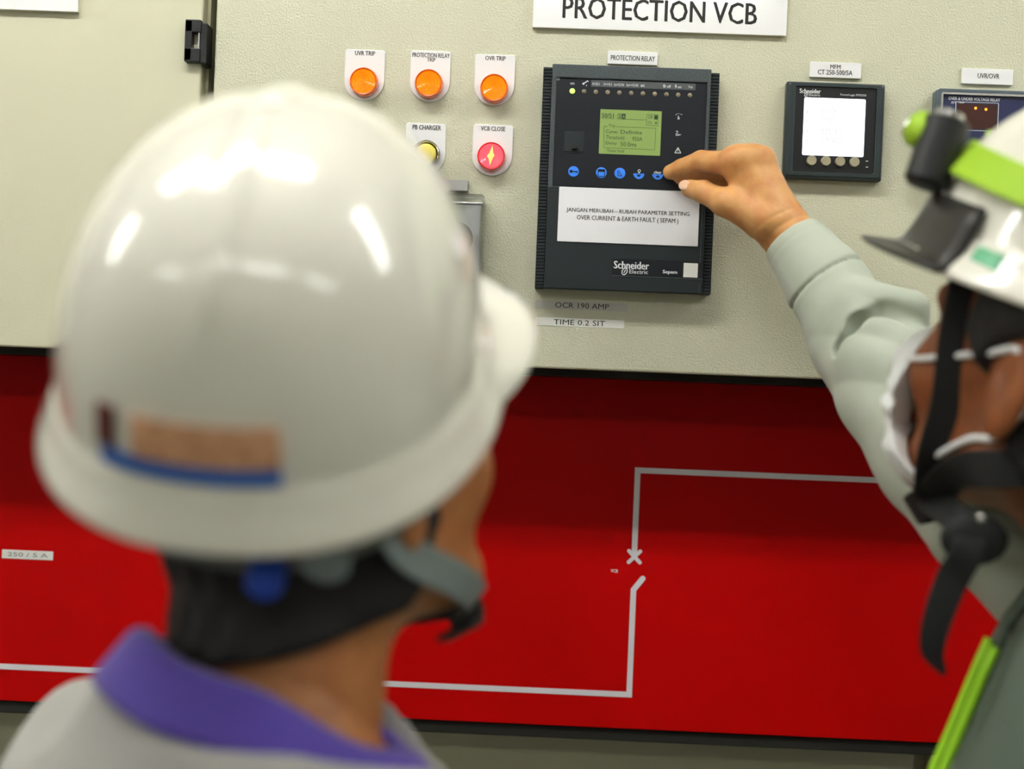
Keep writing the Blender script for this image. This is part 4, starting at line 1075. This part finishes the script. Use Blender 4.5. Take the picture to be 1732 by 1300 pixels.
def shirt(p):
    d = torso(p, .008)
    d = su(d, arm_l(p, 1, .058, .046), .03)
    d = d + .003 * np.sin(33 * p[:, 2] + 18 * p[:, 1] + 8 * np.sin(12 * p[:, 0])) * np.sin(21 * p[:, 0] + 2)
    d = ss(d, cap(p, (-.012, 0, -.06), (.0, 0, .1), .066, .070), .008)
    d = np.maximum(d, p[:, 2] - .004)
    return np.maximum(d, -.60 - p[:, 2])
v, q = surf(shirt, (-.24, -.36, -.68), (.24, .36, .08), .006)
surf_obj('shirt', [(v @ RU.T + NR, q), sv], M_SHIRT, t)
v, q = surf(lambda p: np.minimum(leg(p, 1, 1.12), leg(p, -1, 1.12)), (-.2, -.3, -1.44), (.2, .3, -.45), .009); surf_obj('trousers', [(v, q)], M_TROUSER, t, (RU0, NR0))
ZF = -NR0[2]
for s_ in (1, -1):
    v, q = surf(lambda p: shoes(p, s_), (-.12, s_ * .11 - .08, ZF - .01), (.24, s_ * .11 + .08, ZF + .14), .006); surf_obj('shoe', [(v, q)], M_STRAPB, t, (RU0, NR0))
v, q = surf(lambda p: hand_simple(p, (.125, .195, -.60), 1), (.03, .125, -.68), (.26, .265, -.52), .003); surf_obj('hand', [(v, q)], M_SKIN, t, (RU, NR))
# vest with lime piping down its front edge
def vest(p):
    d = torso(p, .017) + .0025 * np.sin(30 * p[:, 1] + 40 * p[:, 0]) * np.sin(14 * p[:, 2])
    d = np.maximum(d, -torso(p, .009)); d = np.maximum(d, p[:, 2] + .03); d = np.maximum(d, -.5 - p[:, 2])
    d = ss(d, cap(p, (0, 0, -.1), (0, 0, .1), .088), .006)
    for s_ in (1, -1): d = ss(d, cap(p, (0, s_ * .20, -.12), (0, s_ * .35, -.12), .085), .006)
    return np.maximum(d, .012 - np.abs(p[:, 1]) - np.clip(-p[:, 0], 0, 1) * 8)
v, q = surf(vest, (-.2, -.26, -.56), (.2, .26, .02), .004); ve = surf_obj('vest', [(v, q)], M_VEST, t, (RU, NR))
def front(y_, z_, gr=.019):                 # where the chest surface lies
    lo_, hi_ = 0.0, .3
    for _ in range(24):
        m_ = (lo_ + hi_) / 2
        if torso(np.array([[m_, y_, z_]]), gr)[0] < 0: lo_ = m_
        else: hi_ = m_
    return m_
for s_ in (1, -1):
    pts = [gt((front(s_ * .016, z_), s_ * .016, z_)) for z_ in np.linspace(-.07, -.49, 22)]
    b = B(); tube(b, pts, .0034, 10, (0, 1, 0)); obj('lime_piping', b, M_LIMEP, ve, True)
def side(x_, z_, gr=.021):
    lo_, hi_ = 0.0, .3
    for _ in range(24):
        m_ = (lo_ + hi_) / 2
        if torso(np.array([[x_, m_, z_]]), gr)[0] < 0: lo_ = m_
        else: hi_ = m_
    return m_
pts = [gt((x_, side(x_, z_), z_)) for x_, z_ in ((.062, -.13), (.068, -.17), (.072, -.22), (.074, -.27), (.074, -.33), (.072, -.40), (.068, -.47))]
b = B(); ribbon(b, smooth_path(pts, 5), .026, .003, [tuple(RU @ nrm((.75, .65, 0)))] * 31); obj('harness_strap', b, M_STRAPB, ve)
eyes(t, HRc, RG)
def hair_r(p): return np.maximum(hair(p, -.075, nl, .034, .022), p[:, 0] - .05)
v, q = surf(hair_r, (-.14, -.11, -.14), (.14, .11, .15), .0025); surf_obj('hair', [(v, q)], M_HAIR, t, (RG, HRc))
# face mask
def maskf(p):
    d = ell(p, (.052, 0, -.055), (.070, .064, .062))
    d = su(d, ell(p, (.088, 0, -.035), (.034, .034, .034)), .03)
    d = np.maximum(d, -head_sdf(p, False) + .0015)
    shell = np.maximum(d, head_sdf(p, False) - .013)
    shell = np.maximum(shell, ((.086 - np.clip((-.072 - p[:, 2]) / .02, 0, 1) * .036) - p[:, 0]) - .0 * p[:, 2])
    return shell
v, q = surf(maskf, (.0, -.09, -.14), (.15, .09, .03), .002); mk = surf_obj('face_mask', [(v, q)], M_MASK, t, (RG, HRc))
def cheek(x_, z_, s_, gap=.002):             # the point on the side of the head at this height
    lo_, hi_ = 0.0, .13
    for _ in range(22):
        m_ = (lo_ + hi_) / 2
        if head_sdf(np.array([[x_, s_ * m_, z_]]), False)[0] < gap: lo_ = m_
        else: hi_ = m_
    return gh((x_, s_ * m_, z_))
for s_ in (1, -1):
    b = B()
    tube(b, smooth_path([cheek(.084, -.020, s_), cheek(.062, -.012, s_), cheek(.035, .000, s_), cheek(.008, .012, s_), cheek(-.016, .022, s_, .008), cheek(-.034, .004, s_, .006)], 6), .0024, 10)
    tube(b, smooth_path([cheek(.052, -.092, s_), cheek(.030, -.070, s_), cheek(.004, -.046, s_), cheek(-.018, -.034, s_, .006), cheek(-.034, .004, s_, .006)], 6), .0024, 10)
    obj('ear_loop', b, M_MASK, mk, True)
# helmet
RV = frame_of(-50, 20, 0); CV = P(1876, 536, -.43); DR = (.150, .134, .114)
hl = root('safety_helmet', 'white safety helmet with dark peak and lime headlamp band', 'safety helmet', tuple(CV))
make_helmet(hl, CV, RV, True, *DR, pk=.12)
def gv(q): return CV + RV @ np.array(q, float)
# the smoke coloured peak: its own piece clipped over the front
b = B(); n = 28; rings = []
def vp(th, off, z):
    c_, s_ = math.cos(th), math.sin(th); e = 2.25; q_ = (abs(c_) ** e + abs(s_) ** e) ** (-1 / e)
    return gv((DR[1] * q_ * c_ + off * c_, DR[2] * q_ * s_ + off * s_, z))
thm = 1.12
for lift in (1, 0):
    pass
top, bot = [], []
levels = [(.0035, .044, 0), (.0055, .030, 0), (.0085, .016, 0), (.0115, .006, .02), (.0125, .003, .10), (.0135, .0005, .5), (.014, -.002, 1.0)]
def grid_pts(dn):
    g_ = []
    for i in range(n + 1):
        th = -thm + 2 * thm * i / n; e = max(0.0, math.cos(th * 1.28)) ** .5
        g_.append([b.verts.new(Vector(vp(th, o_ + k_ * .027 * e - dn, z_ - dn * .5))) for o_, z_, k_ in levels])
    return g_
A_, B_ = grid_pts(0), grid_pts(.003)
m_ = len(levels)
for i in range(n):
    for j in range(m_ - 1):
        b.faces.new((A_[i][j], A_[i + 1][j], A_[i + 1][j + 1], A_[i][j + 1])); b.faces.new((B_[i][j], B_[i][j + 1], B_[i + 1][j + 1], B_[i + 1][j]))
    b.faces.new((A_[i][0], B_[i][0], B_[i + 1][0], A_[i + 1][0])); b.faces.new((A_[i][-1], A_[i + 1][-1], B_[i + 1][-1], B_[i][-1]))
for j in range(m_ - 1):
    b.faces.new((A_[0][j], A_[0][j + 1], B_[0][j + 1], B_[0][j])); b.faces.new((A_[n][j], B_[n][j], B_[n][j + 1], A_[n][j + 1]))
bmesh.ops.recalc_face_normals(b, faces=b.faces); obj('peak', b, M_VISOR, hl, True)
patch('sticker', M_STKGREEN, hl, CV, RV, 1.16, 1.32, .005, .021, .0018, DR, 8)
# black chin straps, buckle and hanging tail
def strap(pts, wd, nn, taper=None, name='chin_strap', par=None):
    pp = smooth_path(pts, 6); b = B()
    N_ = [tuple(nn)] * len(pp) if not isinstance(nn, list) else nn
    ribbon(b, pp, wd, .0024, N_, [np.interp(i / (len(pp) - 1), np.linspace(0, 1, len(taper)), taper) for i in range(len(pp))] if taper else None)
    return obj(name, b, M_STRAPB, par or hl)
vw = (-.15, -1, 0)
CU = cheek(.036, -.104, 1, .006)
strap([cheek(.050, .050, 1, .006), cheek(.038, .010, 1, .004), cheek(.030, -.030, 1, .004), cheek(.030, -.070, 1, .004), CU], .023, vw)
strap([cheek(-.085, -.004, 1, .010), cheek(-.062, -.034, 1, .010), cheek(-.030, -.052, 1, .007), cheek(.004, -.070, 1, .005), CU], .025, vw)
strap([cheek(.062, .050, -1, .006), cheek(.043, -.030, -1, .004), cheek(.036, -.070, -1, .004), gh((.060, -.034, -.122)), gh((.064, 0, -.128)), gh((.056, .030, -.124)), CU], .022, [tuple(RG @ nrm((.3, 0 + (-1 + 2 * i / 36), -.6))) for i in range(37)])
bk = P(1640, 905, -.475)
strap([CU, P(1640, 905, -.478), P(1608, 985, -.482), P(1585, 1050, -.483), P(1578, 1100, -.482), P(1597, 1140, -.480)], .021, (-.1, -1, 0), [1, 1, 1, .9, .75, .2], 'strap_tail')
b = B(); c_ = P(1648, 912, -.474); v, q = surf(lambda p: ell(p, c_, (.022, .008, .017)), c_ - .035, c_ + .035, .002); b.free(); surf_obj('chin_cup', [(v, q)], M_STRAPB, hl)
b = B(); c_ = P(1660, 876, -.492); bmesh.ops.create_uvsphere(b, u_segments=12, v_segments=8, radius=.0032, matrix=Matrix.Translation(Vector(c_))); obj('snap_button', b, M_CHROME, hl, True)
# headlamp: lime band around the dome, black lamp body over the brow
lt = root('headlamp', 'black headlamp with lime green band around the white helmet', 'headlamp', tuple(gv((.10, 0, .06))))
b = B(); pts = []; nn = []
for i in range(73):
    th = 2 * math.pi * i / 72; z_ = .060 + .012 * math.cos(th)
    pts.append(gv(on_dome(th, z_, .0042, *DR))); nn.append(tuple(RV @ nrm((math.cos(th), math.sin(th), .55))))
ribbon(b, pts, .026, .002, nn); obj('head_strap', b, M_LIME, lt)
lc = gv(on_dome(.62, .062, .017, *DR)); l_ax = nrm(P(1590, 290, -.40) - P(1622, 195, -.40))
b = B(); tube(b, [lc - l_ax * .026, lc - l_ax * .024, lc + l_ax * .018, lc + l_ax * .022], [.013, .0155, .0155, .012], 28, (0, 1, 0)); obj('lamp_body', b, M_BLACK, lt, True, 40)
b = B(); f_ = RV @ nrm((1, .1, .1)); e_ = lc - l_ax * .012 + f_ * .010
tube(b, [e_, e_ + f_ * .010, e_ + f_ * .013], [.0125, .0125, .010], 24); obj('lamp_ring', b, M_LIME, lt, True, 40)
b = B(); tube(b, [e_ + f_ * .0125, e_ + f_ * .0145, e_ + f_ * .0150], [.0095, .009, .004], 20); obj('lamp_lens', b, M_CHROME, lt, True, 40)
b = B(); e2 = lc - l_ax * .026; tube(b, [e2 + l_ax * .002, e2 - l_ax * .004, e2 - l_ax * .005], [.010, .010, .007], 20); obj('switch_cap', b, M_CHROME, lt, True, 40)
b = B(); e3 = gv(on_dome(-.22, .080, .012, *DR)); tube(b, [e3 - l_ax * .010, e3 + l_ax * .010], [.009, .009], 18); obj('lamp_ring', b, M_LIME, lt, True, 40)
